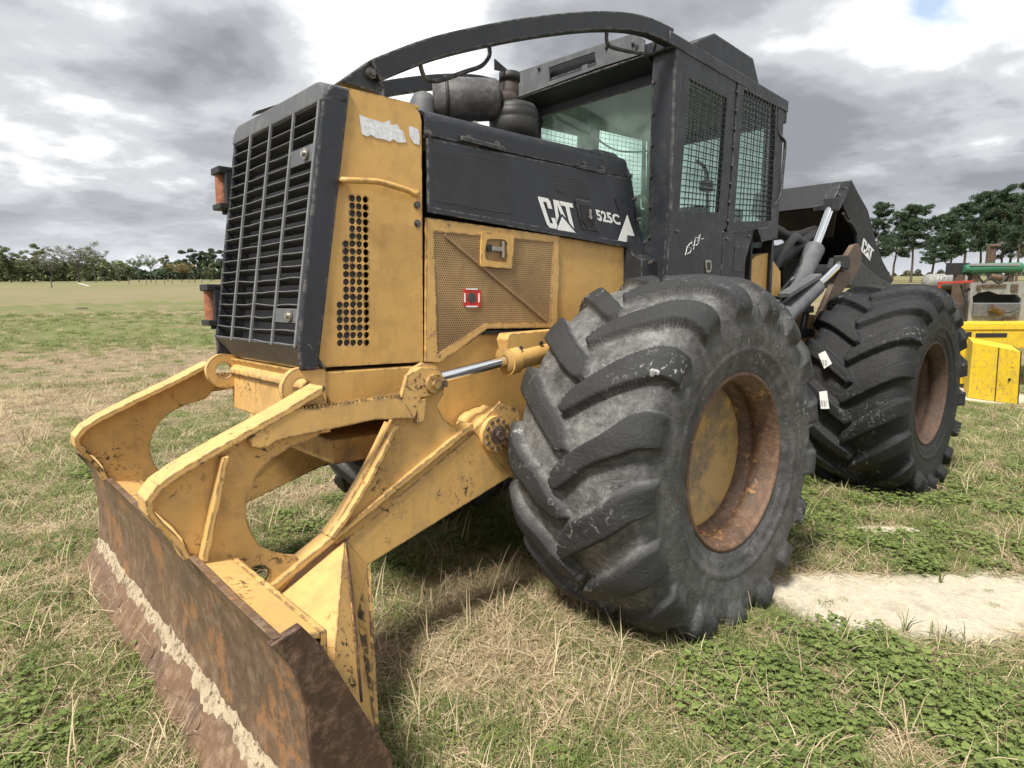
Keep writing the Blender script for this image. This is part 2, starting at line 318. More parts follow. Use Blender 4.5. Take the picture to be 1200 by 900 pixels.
# ------------------------------------------------------------------ mesh builder
class MB:
    def __init__(s): s.v = []; s.f = []; s.sm = []
    def add(s, vs, fs, smooth=False):
        b = len(s.v); s.v += [tuple(map(float, q)) for q in vs]; s.f += [tuple(b+i for i in f) for f in fs]; s.sm += [smooth]*len(fs); return s
    def prism(s, poly, vec):
        n = len(poly); vec = np.array(vec, float); a = [np.array(q, float) for q in poly]; b = [q+vec for q in a]
        nr = sum((np.cross(a[i]-a[0], a[(i+1) % n]-a[0]) for i in range(1, n-1)), np.zeros(3))
        if nr@vec > 0: a, b = a[::-1], b[::-1]
        return s.add(a+b, [tuple(range(n)), tuple(range(2*n-1, n-1, -1))]+[((i+1) % n, i, n+i, n+(i+1) % n) for i in range(n)])
    def plate(s, outline, holes, vec):
        a = np.array(outline, float); o = a[0]; e1 = a[1]-a[0]; e1 /= np.linalg.norm(e1); vec = np.array(vec, float)
        nrm = vec/np.linalg.norm(vec); e1 = e1-nrm*(e1@nrm); e1 /= np.linalg.norm(e1); e2 = np.cross(nrm, e1)
        loops = [a]+[np.array(h, float) for h in holes]; P3 = []; E = []; P2 = []
        for lp in loops:
            b = len(P3); P3 += list(lp); P2 += [Vector(((q-o)@e1, (q-o)@e2)) for q in lp]; E += [(b+i, b+(i+1) % len(lp)) for i in range(len(lp))]
        vs, es, fs, ov, oe, of = delaunay_2d_cdt(P2, E, [], 0, 1e-7)
        def inside(pt, poly):
            c = False; j = len(poly)-1
            for i in range(len(poly)):
                if (poly[i][1] > pt[1]) != (poly[j][1] > pt[1]) and pt[0] < (poly[j][0]-poly[i][0])*(pt[1]-poly[i][1])/(poly[j][1]-poly[i][1])+poly[i][0]: c = not c
                j = i
            return c
        L2 = []; k = 0
        for lp in loops: L2.append(P2[k:k+len(lp)]); k += len(lp)
        keep = []
        for f in fs:
            c = (vs[f[0]]+vs[f[1]]+vs[f[2]])/3
            if inside(c, L2[0]) and not any(inside(c, h) for h in L2[1:]): keep.append(tuple(f))
        off = [(float(o@nrm))*0]
        V0 = [o+e1*q[0]+e2*q[1] for q in vs]; V1 = [q+vec for q in V0]; n = len(V0)
        faces = []; cnt = {}
        for f in keep:
            faces.append(tuple(reversed(f))); faces.append(tuple(i+n for i in f))
            for i in range(3):
                e = (f[i], f[(i+1) % 3]); cnt[e] = 1
        for (i, j) in cnt:
            if (j, i) not in cnt: faces.append((i, j, j+n, i+n))
        return s.add(V0+V1, faces)
    def box(s, c, size, ax=None):
        c = np.array(c, float); A = np.eye(3) if ax is None else np.array(ax, float); h = np.array(size, float)/2
        vs = [c+A[0]*h[0]*i+A[1]*h[1]*j+A[2]*h[2]*k for i in (-1, 1) for j in (-1, 1) for k in (-1, 1)]
        return s.add(vs, [(0, 1, 3, 2), (4, 6, 7, 5), (0, 4, 5, 1), (2, 3, 7, 6), (0, 2, 6, 4), (1, 5, 7, 3)])
    def bb(s, x0, x1, y0, y1, z0, z1): return s.box(((x0+x1)/2, (y0+y1)/2, (z0+z1)/2), (abs(x1-x0), abs(y1-y0), abs(z1-z0)))
    def cyl(s, a, b, r, r2=None, n=20, cap=True):
        a = np.array(a, float); b = np.array(b, float); r2 = r if r2 is None else r2; d = b-a; d /= np.linalg.norm(d)
        t = np.array([0, 0, 1.]) if abs(d[2]) < .9 else np.array([1., 0, 0]); u = np.cross(d, t); u /= np.linalg.norm(u); w = np.cross(d, u)
        A = [a+(u*math.cos(q)+w*math.sin(q))*r for q in [2*PI*i/n for i in range(n)]]; B = [b+(u*math.cos(q)+w*math.sin(q))*r2 for q in [2*PI*i/n for i in range(n)]]
        s.add(A+B, [(i, (i+1) % n, n+(i+1) % n, n+i) for i in range(n)], True)
        if cap: s.add(A, [tuple(range(n-1, -1, -1))]); s.add(B, [tuple(range(n))])
        return s
    def lathe(s, a, d, prof, n=32, closed=False):
        a = np.array(a, float); d = np.array(d, float); d /= np.linalg.norm(d)
        t = np.array([0, 0, 1.]) if abs(d[2]) < .9 else np.array([1., 0, 0]); u = np.cross(d, t); u /= np.linalg.norm(u); w = np.cross(d, u)
        vs = [a+d*h+(u*math.cos(q)+w*math.sin(q))*r for h, r in prof for q in [2*PI*i/n for i in range(n)]]; m = len(prof)
        fs = [(j*n+i, j*n+(i+1) % n, (j+1)*n+(i+1) % n, (j+1)*n+i) for j in range(m-1) for i in range(n)]
        return s.add(vs, fs, True)
    def tube(s, pts, r, n=8, cap=True):
        P = [np.array(q, float) for q in pts]; R = r if isinstance(r, (list, tuple)) else [r]*len(P); rings = []; u = None
        for i, q in enumerate(P):
            d = P[min(i+1, len(P)-1)]-P[max(i-1, 0)]; d /= np.linalg.norm(d)
            if u is None: t = np.array([0, 0, 1.]) if abs(d[2]) < .9 else np.array([1., 0, 0]); u = np.cross(d, t)
            u = u-d*(u@d); u /= np.linalg.norm(u); w = np.cross(d, u)
            rings += [q+(u*math.cos(a)+w*math.sin(a))*R[i] for a in [2*PI*k/n for k in range(n)]]
        m = len(P)
        s.add(rings, [(j*n+i, j*n+(i+1) % n, (j+1)*n+(i+1) % n, (j+1)*n+i) for j in range(m-1) for i in range(n)], True)
        if cap: s.add(rings[:n], [tuple(range(n-1, -1, -1))]); s.add(rings[-n:], [tuple(range(n))])
        return s
    def sweep(s, pts, hw, hh, side):        # rectangular bar along points
        P = [np.array(q, float) for q in pts]; side = np.array(side, float); vs = []
        for i, q in enumerate(P):
            d = P[min(i+1, len(P)-1)]-P[max(i-1, 0)]; d /= np.linalg.norm(d); sd = side-d*(side@d); sd /= np.linalg.norm(sd); up = np.cross(d, sd)
            H = hh[i] if isinstance(hh, (list, tuple)) else hh
            vs += [q-sd*hw-up*H, q+sd*hw-up*H, q+sd*hw+up*H, q-sd*hw+up*H]
        m = len(P); fs = [(j*4+i, j*4+(i+1) % 4, (j+1)*4+(i+1) % 4, (j+1)*4+i) for j in range(m-1) for i in range(4)]+[(3, 2, 1, 0), (m*4-4, m*4-3, m*4-2, m*4-1)]
        return s.add(vs, fs)
    def mirror(s, yc=-1.5):
        q = MB(); q.v = [(a, 2*yc-b, c) for a, b, c in s.v]; q.f = [tuple(reversed(f)) for f in s.f]; q.sm = list(s.sm); return q
    def build(s, name, mat, parent=None, bevel=0., frame='V', loc=None, label=None, recalc=True):
        me = bpy.data.meshes.new(name); v = np.array(s.v, float)
        if frame == 'V': v = v-G0
        me.from_pydata([tuple(q) for q in v], [], s.f)
        me.polygons.foreach_set('use_smooth', s.sm)
        me.materials.append(M[mat] if isinstance(mat, str) else mat)
        if recalc:
            bm = bmesh.new(); bm.from_mesh(me); bmesh.ops.recalc_face_normals(bm, faces=bm.faces); bm.to_mesh(me); bm.free()
        me.update()
        o = bpy.data.objects.new(name, me); COL.objects.link(o); o.parent = parent
        if loc is not None: o.location = loc
        if bevel:
            b = o.modifiers.new('bevel', 'BEVEL'); b.width = bevel; b.segments = 2; b.limit_method = 'ANGLE'; b.angle_limit = math.radians(35)
        if label: o['label'] = label
        return o
def circ(c, r, n=16, ax='Y'):
    c = np.array(c, float); out = []
    for i in range(n):
        a = 2*PI*i/n; k, q = r*math.cos(a), r*math.sin(a)
        out.append(c+np.array((k, 0, q) if ax == 'Y' else ((0, k, q) if ax == 'X' else (k, q, 0))))
    return out
def smooth_path(pts, sub=6, closed=False):
    P = [np.array(q, float) for q in pts]; n = len(P); out = []
    rngi = range(n) if closed else range(n-1)
    for i in rngi:
        p0 = P[(i-1) % n] if closed or i > 0 else P[0]; p1 = P[i]; p2 = P[(i+1) % n]; p3 = P[(i+2) % n] if closed or i+2 < n else P[-1]
        for k in range(sub):
            t = k/sub; out.append(.5*((2*p1)+(-p0+p2)*t+(2*p0-5*p1+4*p2-p3)*t*t+(-p0+3*p1-3*p2+p3)*t**3))
    if not closed: out.append(P[-1])
    return out
def tag(o, label=None, cat=None, group=None, kind=None):
    for k, v in (('label', label), ('category', cat), ('group', group), ('kind', kind)):
        if v: o[k] = v
    return o
def empty(name, loc=(0, 0, 0), rz=0):
    o = bpy.data.objects.new(name, None); COL.objects.link(o); o.location = loc; o.rotation_euler = (0, 0, rz); o.empty_display_size = .2; return o
def bolt(parent, p, nrm, r=.014, mat='bolt'):
    p = np.array(p, float); nrm = np.array(nrm, float); nrm /= np.linalg.norm(nrm)
    MB().cyl(p-nrm*.004, p+nrm*.004, r*1.5, n=14).cyl(p+nrm*.003, p+nrm*.014, r, n=6).build('bolt', mat, parent)

# ------------------------------------------------------------------ the skidder
SK = empty('log_skidder'); SK.rotation_mode = 'QUATERNION'
SK.rotation_quaternion = Matrix(M3.tolist()).to_quaternion()
tag(SK, 'yellow and black articulated log skidder with dozer blade and caged cab, parked on the grass', 'skidder')

# ---- wheels
RC = (-3.429, -.109, .02)
def tyre_mesh(name, lug_h, round_, mat, n_lug=17, seed=1, wob=.0, zmin=-.800, rough_=1.):
    prof = [(0.345, .425), (.362, .452), (.384, .52), (.398, .59), (.402, .65), (.396, .71), (.380, .763), (.352, .805), (.314, .836), (.26, .856), (.19, .866), (.1, .871), (0, .873)]
    P = smooth_path([(a, b, 0) for a, b in prof], 5)
    P = P+[np.array((-q[0], q[1], 0)) for q in P[-2::-1]]
    P = np.array(P)[:, :2]; seg = np.r_[0, np.cumsum(np.hypot(*np.diff(P, axis=0).T))]; tot = seg[-1]
    ns = 120; s = np.linspace(0, tot, ns); X = np.interp(s, seg, P[:, 0]); R = np.interp(s, seg, P[:, 1]); sc = s-tot/2   # signed arc from centre, + on the far side
    sc = -sc                                                   # + = outer side (prof starts at the outer bead)
    dX = np.gradient(X, s); dR = np.gradient(R, s); NX, NR = -dR, dX   # outward normal
    sg = np.sign(NR[ns//2]); NX *= sg; NR *= sg
    na = n_lug*44; th = np.arange(na)*2*PI/na
    A, Sg = np.meshgrid(th, sc, indexing='ij'); pitch = 2*PI/n_lug
    w = np.array([[noise.noise((math.cos(a)*3*2, math.sin(a)*3*2, q*6+seed)) for q in sc[::4]] for a in th[::4]])
    w = np.kron(w, np.ones((4, 4)))[:na, :ns]
    k9 = np.ones(9)/9
    w = np.apply_along_axis(lambda q: np.convolve(np.r_[q[-4:], q, q[:4]], k9, 'valid'), 0, w)
    w = np.apply_along_axis(lambda q: np.convolve(np.pad(q, 4, mode='edge'), k9, 'valid'), 1, w)
    def ss(x): x = np.clip(x, 0, 1); return x*x*(3-2*x)
    es = .012+.006*round_; B = np.zeros_like(Sg); H = np.zeros_like(Sg); t0 = np.abs(Sg)
    for side, off in ((1, 0.), (-1, .5)):
        t = Sg*side
        # angular position of the bar: nose just across the centre line, sweeping back toward the shoulder
        sweep = .02+.30*np.clip(t, -.1, .36)/.36+.02*np.maximum(t-.36, 0)/.1
        ph = (A-sweep)/pitch+off+w*wob; dd = np.abs(ph-np.round(ph))*pitch*.9
        hw = .054+.010*round_+.018*np.clip((t-.02)/.28, 0, 1)
        # rounded nose: the bar narrows over its first centimetres
        n_ = np.clip((t+.035)/(.035+.035*round_), 0, 1); hw = hw*np.sqrt(np.clip(1-(1-n_)**2, 0, 1))
        b_ = ss((hw+es*.5-dd)/es)*(t > -.036)*ss((.50-t)/(.05+.03*round_))
        fade = np.interp(t, [0, .30, .38, .46, .54], [1, 1.08, 1.12, .85, .4])
        h_ = lug_h*b_*fade*(1+wob*w*2); m_ = h_ > H; H = np.where(m_, h_, H); B = np.maximum(B, b_*np.clip(fade, 0, 1))
    t = t0; fade = 1.
    # base wobble and a moulded ridge near the bead
    # casing relief: fine creases, cuts and packed dirt
    f1 = np.array([[noise.noise((math.cos(a)*9, math.sin(a)*9, q*9+seed)) for q in sc[::2]] for a in th[::2]]); f1 = np.kron(f1, np.ones((2, 2)))[:na, :ns]
    f2 = np.array([[noise.ridged_multi_fractal((math.cos(a)*4, math.sin(a)*4, q*7+seed), 1.0, 2.1, 4, 1., 2.) for q in sc] for a in th])
    k3 = np.array((.25, .5, .25)); f1 = np.apply_along_axis(lambda q: np.convolve(np.r_[q[-1:], q, q[:1]], k3, 'valid'), 0, f1); f1 = np.apply_along_axis(lambda q: np.convolve(np.pad(q, 1, mode='edge'), k3, 'valid'), 1, f1)
    H = H+rough_*(.0045*f1-.0035*np.clip(f2-1.2, 0, 1)*(1-.6*B))
    # chewed lug edges
    H = H-lug_h*.45*rough_*np.clip(f2-1.35, 0, .6)*(B > .15)*(B < .97)
    H = H+.006*wob*w*4 + .009*np.exp(-((t-.63)/.010)**2) + .006*np.exp(-((t-.69)/.007)**2)+.005*np.exp(-((t-.735)/.006)**2)
    RR = R[None, :]+NR[None, :]*H; XX = X[None, :]+NX[None, :]*H
    cx = RR*np.cos(A); cz = RR*np.sin(A)
    m = cz < zmin; XX = XX*np.where(cz < -.60, 1+.10*np.clip((-.60-cz)/.26, 0, 1), 1); cz = np.where(m, zmin+(cz-zmin)*.15, cz)
    V = np.stack([cx, XX, cz], -1).reshape(-1, 3)
    idx = np.arange(na*ns).reshape(na, ns); a0 = idx[:, :-1]; a1 = np.roll(idx, -1, 0)[:, :-1]; b1 = np.roll(idx, -1, 0)[:, 1:]; b0 = idx[:, 1:]
    F = np.stack([a0, b0, b1, a1], -1).reshape(-1, 4)
    me = bpy.data.meshes.new(name); me.vertices.add(len(V)); me.vertices.foreach_set('co', V.ravel()); me.loops.add(F.size); me.loops.foreach_set('vertex_index', F.ravel())
    me.polygons.add(len(F)); me.polygons.foreach_set('loop_start', np.arange(0, F.size, 4)); me.polygons.foreach_set('loop_total', np.full(len(F), 4)); me.polygons.foreach_set('use_smooth', np.ones(len(F), bool))
    me.update(); me.validate(); at = me.attributes.new('lug', 'FLOAT', 'POINT'); at.data.foreach_set('value', (B*np.clip(fade, 0, 1)).ravel().astype(np.float32))
    zn = np.interp(t0, [0, .34, .44, .75], [1, 1, .52, .42]); a2 = me.attributes.new('zone', 'FLOAT', 'POINT'); a2.data.foreach_set('value', zn.ravel().astype(np.float32))
    me.materials.append(M[mat]); return me
TF = tyre_mesh('worn_tyre', .047, 1.0, 'tyre_old', seed=3, wob=.10)
TR = tyre_mesh('deep_lug_tyre', .060, .15, 'tyre_new', seed=9, wob=.02, zmin=-.852, rough_=.15)
def wheel(c, me, rimmat, discmat, outer=1, lug_rot=0., label=None, full=True):
    yc = c[1]-.365*outer
    e = bpy.data.objects.new('wheel', me); COL.objects.link(e); e.parent = SK; e.location = tuple(np.array((c[0], yc, c[2]))-G0)
    e.name = 'tyre'
    if outer < 0: e.rotation_euler = (0, 0, PI)
    if label: e['label'] = label
    def sub(mb, nm, mat):
        o = mb.build(nm, mat, e, frame='L'); return o
    pr = [(.346, .450), (.360, .448), (.368, .439), (.368, .430), (.360, .424), (.340, .419), (.335, .406), (.300, .402), (.292, .394), (.25, .392), (.235, .402), (.215, .402), (.20, .380), (.15, .374)]
    sub(MB().lathe((0, 0, 0), (0, 1, 0), pr, 72), 'rim', rimmat)
    sub(MB().lathe((0, 0, 0), (0, 1, 0), [(.158, .376), (.160, .352), (.150, .335), (.146, .19), (.138, .18), (.136, .001)], 48), 'rim_disc', discmat)
    if full:
        for i in range(0):
            a = 2*PI*i/10; MB().cyl((.235*math.cos(a), .14, .235*math.sin(a)), (.235*math.cos(a), .175, .235*math.sin(a)), .016, n=6).build('lug_nut', 'bolt', e, frame='L')
        MB().tube([(.378*math.cos(a), .30-.12*k/6, .378*math.sin(a)) for k, a in enumerate([math.radians(-62-2*i) for i in range(7)])], .006).build('valve_hose', 'orange', e, frame='L')
    return e
wheel((0, 0, 0), TF, 'rim', 'disc', label='worn front tyre, grey with dried mud, on a rusty rim')
wheel(RC, TR, 'rimr', 'rimr', label='newer black rear tyre with deep lugs and paper labels')
wheel((0, -3.0, 0), TF, 'rim', 'disc', -1, full=False)
wheel((-3.429, -2.891, .02), TR, 'rimr', 'rimr', -1, full=False)
# axles
MB().cyl((0, -.6, 0), (0, -2.4, 0), .15, n=20).cyl((0, -1.25, 0), (0, -1.75, 0), .27, n=24).cyl((0, -.55, 0), (0, -.8, 0), .26, n=24).build('front_axle', 'yellow_dirty', SK, .01)
MB().cyl((-3.43, -.7, .02), (-3.43, -2.3, .02), .16, n=20).cyl((-3.43, -1.2, .02), (-3.43, -1.8, .02), .28, n=24).build('rear_axle', 'yellow_dirty', SK, .01)

# ---- blade
Y0, Y1 = -2.97, -.04
def blade_prof(n=10):
    pts = [(2.300, -.105), (2.262, -.16), (2.236, -.235), (2.222, -.33), (2.214, -.43), (2.212, -.52), (2.216, -.60), (2.226, -.66)]
    return pts
bp = blade_prof(); th = .028
outer = [(x, z) for x, z in bp]; inner = [(x-th, z) for x, z in bp[::-1]]
bl = MB()
ys = np.linspace(Y0, Y1, 40); vs = []; fs = []; m = len(outer)+len(inner); ring = outer+inner
for y in ys: vs += [(x+.003*noise.noise((y*3, z*4, 1)), y, z) for x, z in ring]
for j in range(len(ys)-1):
    for i in range(m): fs.append((j*m+i, j*m+(i+1) % m, (j+1)*m+(i+1) % m, (j+1)*m+i))
fs += [tuple(range(m-1, -1, -1)), tuple((len(ys)-1)*m+i for i in range(m))]
bl.add(vs, fs); BL = bl.build('dozer_blade', 'blade', SK, .004, label='rusty concave dozer blade')
# cutting edge: three bolted segments
for a, b in ((Y0, -2.02), (-2.015, -1.0), (-.995, Y1)):
    q = MB(); n = 14; yy = np.linspace(a, b, n); vs = []; fs = []
    pr = [(2.232, -.668), (2.330, -.835), (2.316, -.850), (2.200, -.690)]
    for y in yy: vs += [(x+.006*noise.noise((y*4, x*9, 5)), y, z+(.010*noise.noise((y*5, 2, 3)) if k in (1, 2) else 0)) for k, (x, z) in enumerate(pr)]
    for j in range(n-1):
        for i in range(4): fs.append((j*4+i, j*4+(i+1) % 4, (j+1)*4+(i+1) % 4, (j+1)*4+i))
    fs += [(3, 2, 1, 0), tuple((n-1)*4+i for i in range(4))]
    q.add(vs, fs); ce = q.build('cutting_edge', 'edge', BL, .004)
# dried sand caught on top of the cutting edge
def sand_mat():
    t = NT('pale_dry_sand'); n = t.noise(9, 7, .7); n2 = t.noise(120, 3, .6); n3 = t.noise(2.2, 5, .6)
    c = t.mix(t.rng(n, .3, .7), (.36, .285, .185), (.52, .43, .30)); c = t.mix(t.math('MULTIPLY', t.rng(n2, .45, .75), .5), c, (.36, .29, .20)); c = t.mix(t.math('MULTIPLY', t.rng(n3, .5, .72), .45), c, (.34, .28, .21))
    t.fin(c, .95, 0, t.bump(t.math('ADD', n, t.math('MULTIPLY', n2, .4)), .8, .02))
    tr = t.n.new('ShaderNodeBsdfTransparent'); mx = t.n.new('ShaderNodeMixShader'); t.set(mx.inputs[0], t.math('MULTIPLY', t.rng(t.noise(26, 6, .7), .50, .64), .9))
    t.l.new(tr.outputs[0], mx.inputs[2]); t.l.new(t.b.outputs[0], mx.inputs[1]); t.l.new(mx.outputs[0], t.n['Material Output'].inputs[0]); return t.m   # the dust has worn through in flecks
M['sandm'] = sand_mat()
q = MB(); yy = np.linspace(Y0+.02, Y1-.02, 420); vs = []; fs = []
for y in yy:
    w = .004+.022*noise.noise((y*9, 0, 4))+.018*noise.noise((y*2.1, 3, 4))+.012*noise.noise((y*31, 0, 4)); w = max(w+.010, -.002); h = max(-.012, .002+.016*noise.noise((y*7, 1, 1))+.012*noise.noise((y*33, 1, 1)))
    vs += [(2.2215-.002, y, -.636+.5*w), (2.231+h*.22, y, -.662), (2.249+h*.2, y, -.690-w*.4), (2.2440+w*.62, y, -.6900-w*1.05)]
for j in range(len(yy)-1):
    for i in range(3): fs.append((j*4+i, j*4+i+1, (j+1)*4+i+1, (j+1)*4+i))
q.add(vs, fs, True).build('sand_line', 'sandm', BL, frame='V', recalc=True)['kind'] = 'stuff'
for k in range(9):
    yb_ = -2.75+k*.32; c_ = np.array((2.283, yb_, -.756)); d_ = np.array((.86, 0, .51)); MB().cyl(c_-d_*.004, c_+d_*.004, .020, n=14).build('plow_bolt', 'edge', BL, .001)
# end plates
for mir in (0, 1):
    pl = onY(-.03, (320, 758), (352, 735), (372, 760), (455, 884))+[np.array((1.985, -.03, -.80)), np.array((2.16, -.03, -.845)), np.array((2.232, -.03, -.665))]+onY(-.03, (352, 850), (350, 812))
    pl = [np.array(v) for v in ((2.306, -.03, -.118), (2.222, -.03, -.092), (2.165, -.03, -.17), (1.955, -.03, -.60), (1.93, -.03, -.82), (2.30, -.03, -.838), (2.222, -.03, -.665), (2.205, -.03, -.52), (2.214, -.03, -.33), (2.245, -.03, -.21))]
    q = MB().prism(pl, (0, -.03, 0))
    if mir: q = q.mirror()
    q.build('blade_end_plate', 'endplate', BL, .004)
# top shelf (yellow back box of the blade)
sh = MB().prism([(2.262, -2.94, -.130), (2.262, -.07, -.130), (2.150, -.07, -.150), (2.150, -2.94, -.150)], (0, 0, -.02)); sh.build('blade_top_shelf', 'yellow_worn', BL, .004)
MB().bb(2.13, 2.15, -2.94, -.07, -.70, -.150).bb(2.15, 2.22, -2.94, -.07, -.70, -.68).build('blade_back_box', 'yellow_worn', BL, .004)
# horns (risers) with the big C opening
def horn(mir):
    y = -.80
    top = onY(y, (172, 582), (245, 537), (376, 462))
    out = [np.array(v) for v in ((2.405, y, .125), (2.30, y, .190), (2.12, y, .272), (1.95, y, .345), (1.775, y, .428), (1.735, y, .31))]
    C = [np.array(v) for v in ((1.80, y, .245), (1.90, y, .225), (1.985, y, .185), (2.05, y, .12), (2.085, y, .03), (2.075, y, -.06), (2.035, y, -.14), (1.965, y, -.19), (1.90, y, -.215), (1.893, y, -.262), (1.93, y, -.315), (2.02, y, -.40), (2.14, y, -.42))]
    C = C[:1]+smooth_path(C[1:9], 3)[:-1]+C[8:]
    Fr = [np.array(v) for v in ((2.245, y, -.15), (2.285, y, -.10), (2.30, y, -.05), (2.33, y, .0), (2.365, y, .045), (2.40, y, .09))]
    outline = out+C+Fr
    hole = circ((2.052, y, -.255), .047, 18)
    q = MB().plate(outline, [hole], (0, -.03, 0))
    H = (q.mirror() if mir else q).build('blade_riser', 'yellow_worn', SK)
    # top flange (flat bar lying on the plate's edge), bent down at the front
    tp = [(1.775, .440), (1.95, .357), (2.12, .284), (2.30, .202), (2.372, .160), (2.408, .118), (2.404, .075), (2.378, .03), (2.345, -.015), (2.315, -.065), (2.296, -.115)]
    q = MB(); vs = []; fs = []; wd = [(.075, .055)]*5+[(.072, .055), (.066, .05), (.058, .045), (.05, .04), (.045, .04), (.045, .04)]
    pts = [np.array((a, 0, b)) for a, b in tp]
    for i, p_ in enumerate(pts):
        d = pts[min(i+1, len(pts)-1)]-pts[max(i-1, 0)]; d /= np.linalg.norm(d); nn = np.array((-d[2], 0, d[0])); nn = nn if nn@np.array((.7, 0, .7)) > 0 else -nn
        a, b = wd[i]
        for yy_, off in ((y+b-.015, 0), (y-a-.015, 0), (y-a-.015, -1), (y+b-.015, -1)): vs.append(tuple(p_+nn*(.012+off*.024)+np.array((0, yy_, 0))))
    n = len(pts)
    for j in range(n-1):
        for i in range(4): fs.append((j*4+i, j*4+(i+1) % 4, (j+1)*4+(i+1) % 4, (j+1)*4+i))
    fs += [(0, 1, 2, 3), tuple((n-1)*4+3-i for i in range(4))]
    q.add(vs, fs); (q.mirror() if mir else q).build('riser_flange', 'yellow_worn', H, .003)
    # gusset strip standing on the near face
    g = [np.array((2.150, y+.002, .225)), np.array((2.185, y+.002, .225)), np.array((2.272, y+.002, -.13)), np.array((2.235, y+.002, -.13))]
    q = MB().prism([(2.150, y+.002, .235), (2.172, y+.002, .228), (2.262, y+.002, -.13), (2.240, y+.002, -.13)], (0, .05, 0))
    (q.mirror() if mir else q).build('riser_gusset', 'yellow_worn', H, .003)
horn(0); horn(1)
# lift links, bell plates, push arms, cylinders - near side and its mirror
def arms(mir):
    f = (lambda q: q.mirror()) if mir else (lambda q: q)
    y = -.765
    L = onY(y, (341, 479), (371, 479), (400, 474), (440, 467), (466, 465), (475, 472), (487, 491), (440, 492), (408, 499), (360, 509), (327, 516))+onY(y, (316, 523), (304, 527), (295, 523), (292, 515), (298, 507), (318, 494))
    f(MB().prism(L, (0, -.028, 0))).build('lift_link', 'yellow_worn', SK, .004)
    # flame-cut ragged upper edge of the link
    q = MB()
    for k in range(26):
        t = k/25; a = onY(y-.014, (343+(466-343)*t, 479-(479-464)*t**1.5))[0]
        q.box(a+np.array((0, 0, .001+.004*random.random())), (.008+.006*random.random(), .027, .012+.008*random.random()))
    f(q).build('weld_bead', 'yellow_dirty', SK)
    yb = -.80
    # bell plate rising from the push arm to the cylinder pin
    B = onY(yb, (484, 433), (497, 425), (513, 430), (522, 445), (520, 462), (512, 475), (520, 490), (538, 506), (560, 512), (470, 590), (395, 640), (383, 628), (400, 605), (425, 560), (446, 522), (462, 490), (472, 462))
    f(MB().prism(B, (0, -.035, 0))).build('bell_plate', 'yellow_worn', SK, .004)
    q = MB(); fl = onY(yb-.02, (383, 628), (402, 602), (424, 566), (444, 528), (459, 496)); q.sweep(fl, .05, .009, (0, 1, 0)); f(q).build('bell_plate_flange', 'yellow_worn', SK, .003)
    # pin boss and cap
    c = onY(yb, (503, 449))[0]
    f(MB().plate(onY(yb+.03, (470, 470), (478, 440), (494, 430), (516, 433), (522, 447), (520, 458), (508, 463), (494, 466), (486, 492), (478, 492)), [], (0, -.03, 0))).build('pin_cheek', 'yellow_worn', SK, .003)
    f(MB().cyl(c+np.array((0, .028, 0)), c+np.array((0, .052, 0)), .043, n=24).cyl(c+np.array((0, .05, 0)), c+np.array((0, .066, 0)), .022, n=6)).build('pin_cap', 'yellow_dirty', SK, .003)
    c2 = c+np.array((-.035, .0, .0)); f(MB().box(c2+np.array((0, .058, 0)), (.035, .02, .03))).build('pin_keeper', 'arm_brown', SK, .003)
    f(MB().prism(onY(yb+.03, (490, 469), (500, 467), (498, 493), (489, 497)), (0, -.03, 0))).build('stop_block', 'yellow_worn', SK, .003)
    # push arm: box beam
    ya = -.79; T1 = np.array((.985, ya, .165)); Bt1 = np.array((.955, ya, -.055)); T0 = np.array((2.14, ya, -.46)); B0 = np.array((2.14, ya, -.68))
    T1, Tm, Bm, Bt1 = onY(ya, (590, 478), (405, 632), (432, 662), (603, 556))
    dT = Tm-T1; T0 = T1+dT*((2.13-T1[0])/dT[0]); dB = Bm-Bt1; B0 = Bt1+dB*((1.90-Bt1[0])/dB[0])
    T0 = T0+np.array((0, -.01, -.02))
    f(MB().prism([T1, T0, B0, Bt1], (0, -.16, 0))).build('push_arm', 'yellow_worn', SK, .006)
    # raised rib running along the arm's upper edge
    r0, r1 = onY(ya-.03, (548, 497), (300, 698)); f(MB().sweep([r0, r1], .045, .014, (0, 1, 0))).build('push_arm_rib', 'yellow_worn', SK, .004)
    # pivot end
    pc = onY(ya, (578, 508))[0]
    f(MB().cyl(pc+np.array((0, .03, 0)), pc+np.array((0, -.19, 0)), .088, n=28)).build('pivot_boss', 'yellow_worn', SK, .006)
    f(MB().cyl(pc+np.array((-.0, .034, 0)), pc+np.array((0, .045, 0)), .046, n=24).cyl(pc+np.array((0, .044, 0)), pc+np.array((0, .062, 0)), .024, n=6)).build('pivot_pin', 'arm_brown', SK, .003)
    q = MB()
    for k in range(12):
        a = 2*PI*k/12; q.cyl(pc+np.array((.07*math.cos(a), .028, .07*math.sin(a))), pc+np.array((.07*math.cos(a), .040, .07*math.sin(a))), .010, n=6)
    f(q).build('pivot_bolt_ring', 'arm_brown', SK)
    q = MB(); q.plate(onY(-.80, (552, 505), (585, 470), (607, 480), (612, 540), (598, 560)), [], (0, .012, 0)); f(q).build('pivot_strap', 'yellow_worn', SK, .003)
    q = MB().cyl(onY(-.99, (560, 505))[0], onY(-.99, (560, 505))[0]+np.array((0, .12, 0)), .125, n=32); f(q).build('pivot_hub', 'yellow', SK, .006)
    # lift cylinder
    r1 = onY(-.84, (512, 443))[0]; r2 = onY(-.84, (592, 423))[0]; d = (r2-r1)/np.linalg.norm(r2-r1)
    f(MB().cyl(r1-d*.06, r2+d*.05, .027, n=24)).build('cylinder_rod', 'chrome', SK)
    f(MB().cyl(r2, r2+d*.06, .075, n=28).cyl(r2+d*.05, r2+d*.75, .060, n=28)).build('cylinder_barrel', 'yellow', SK, .005)
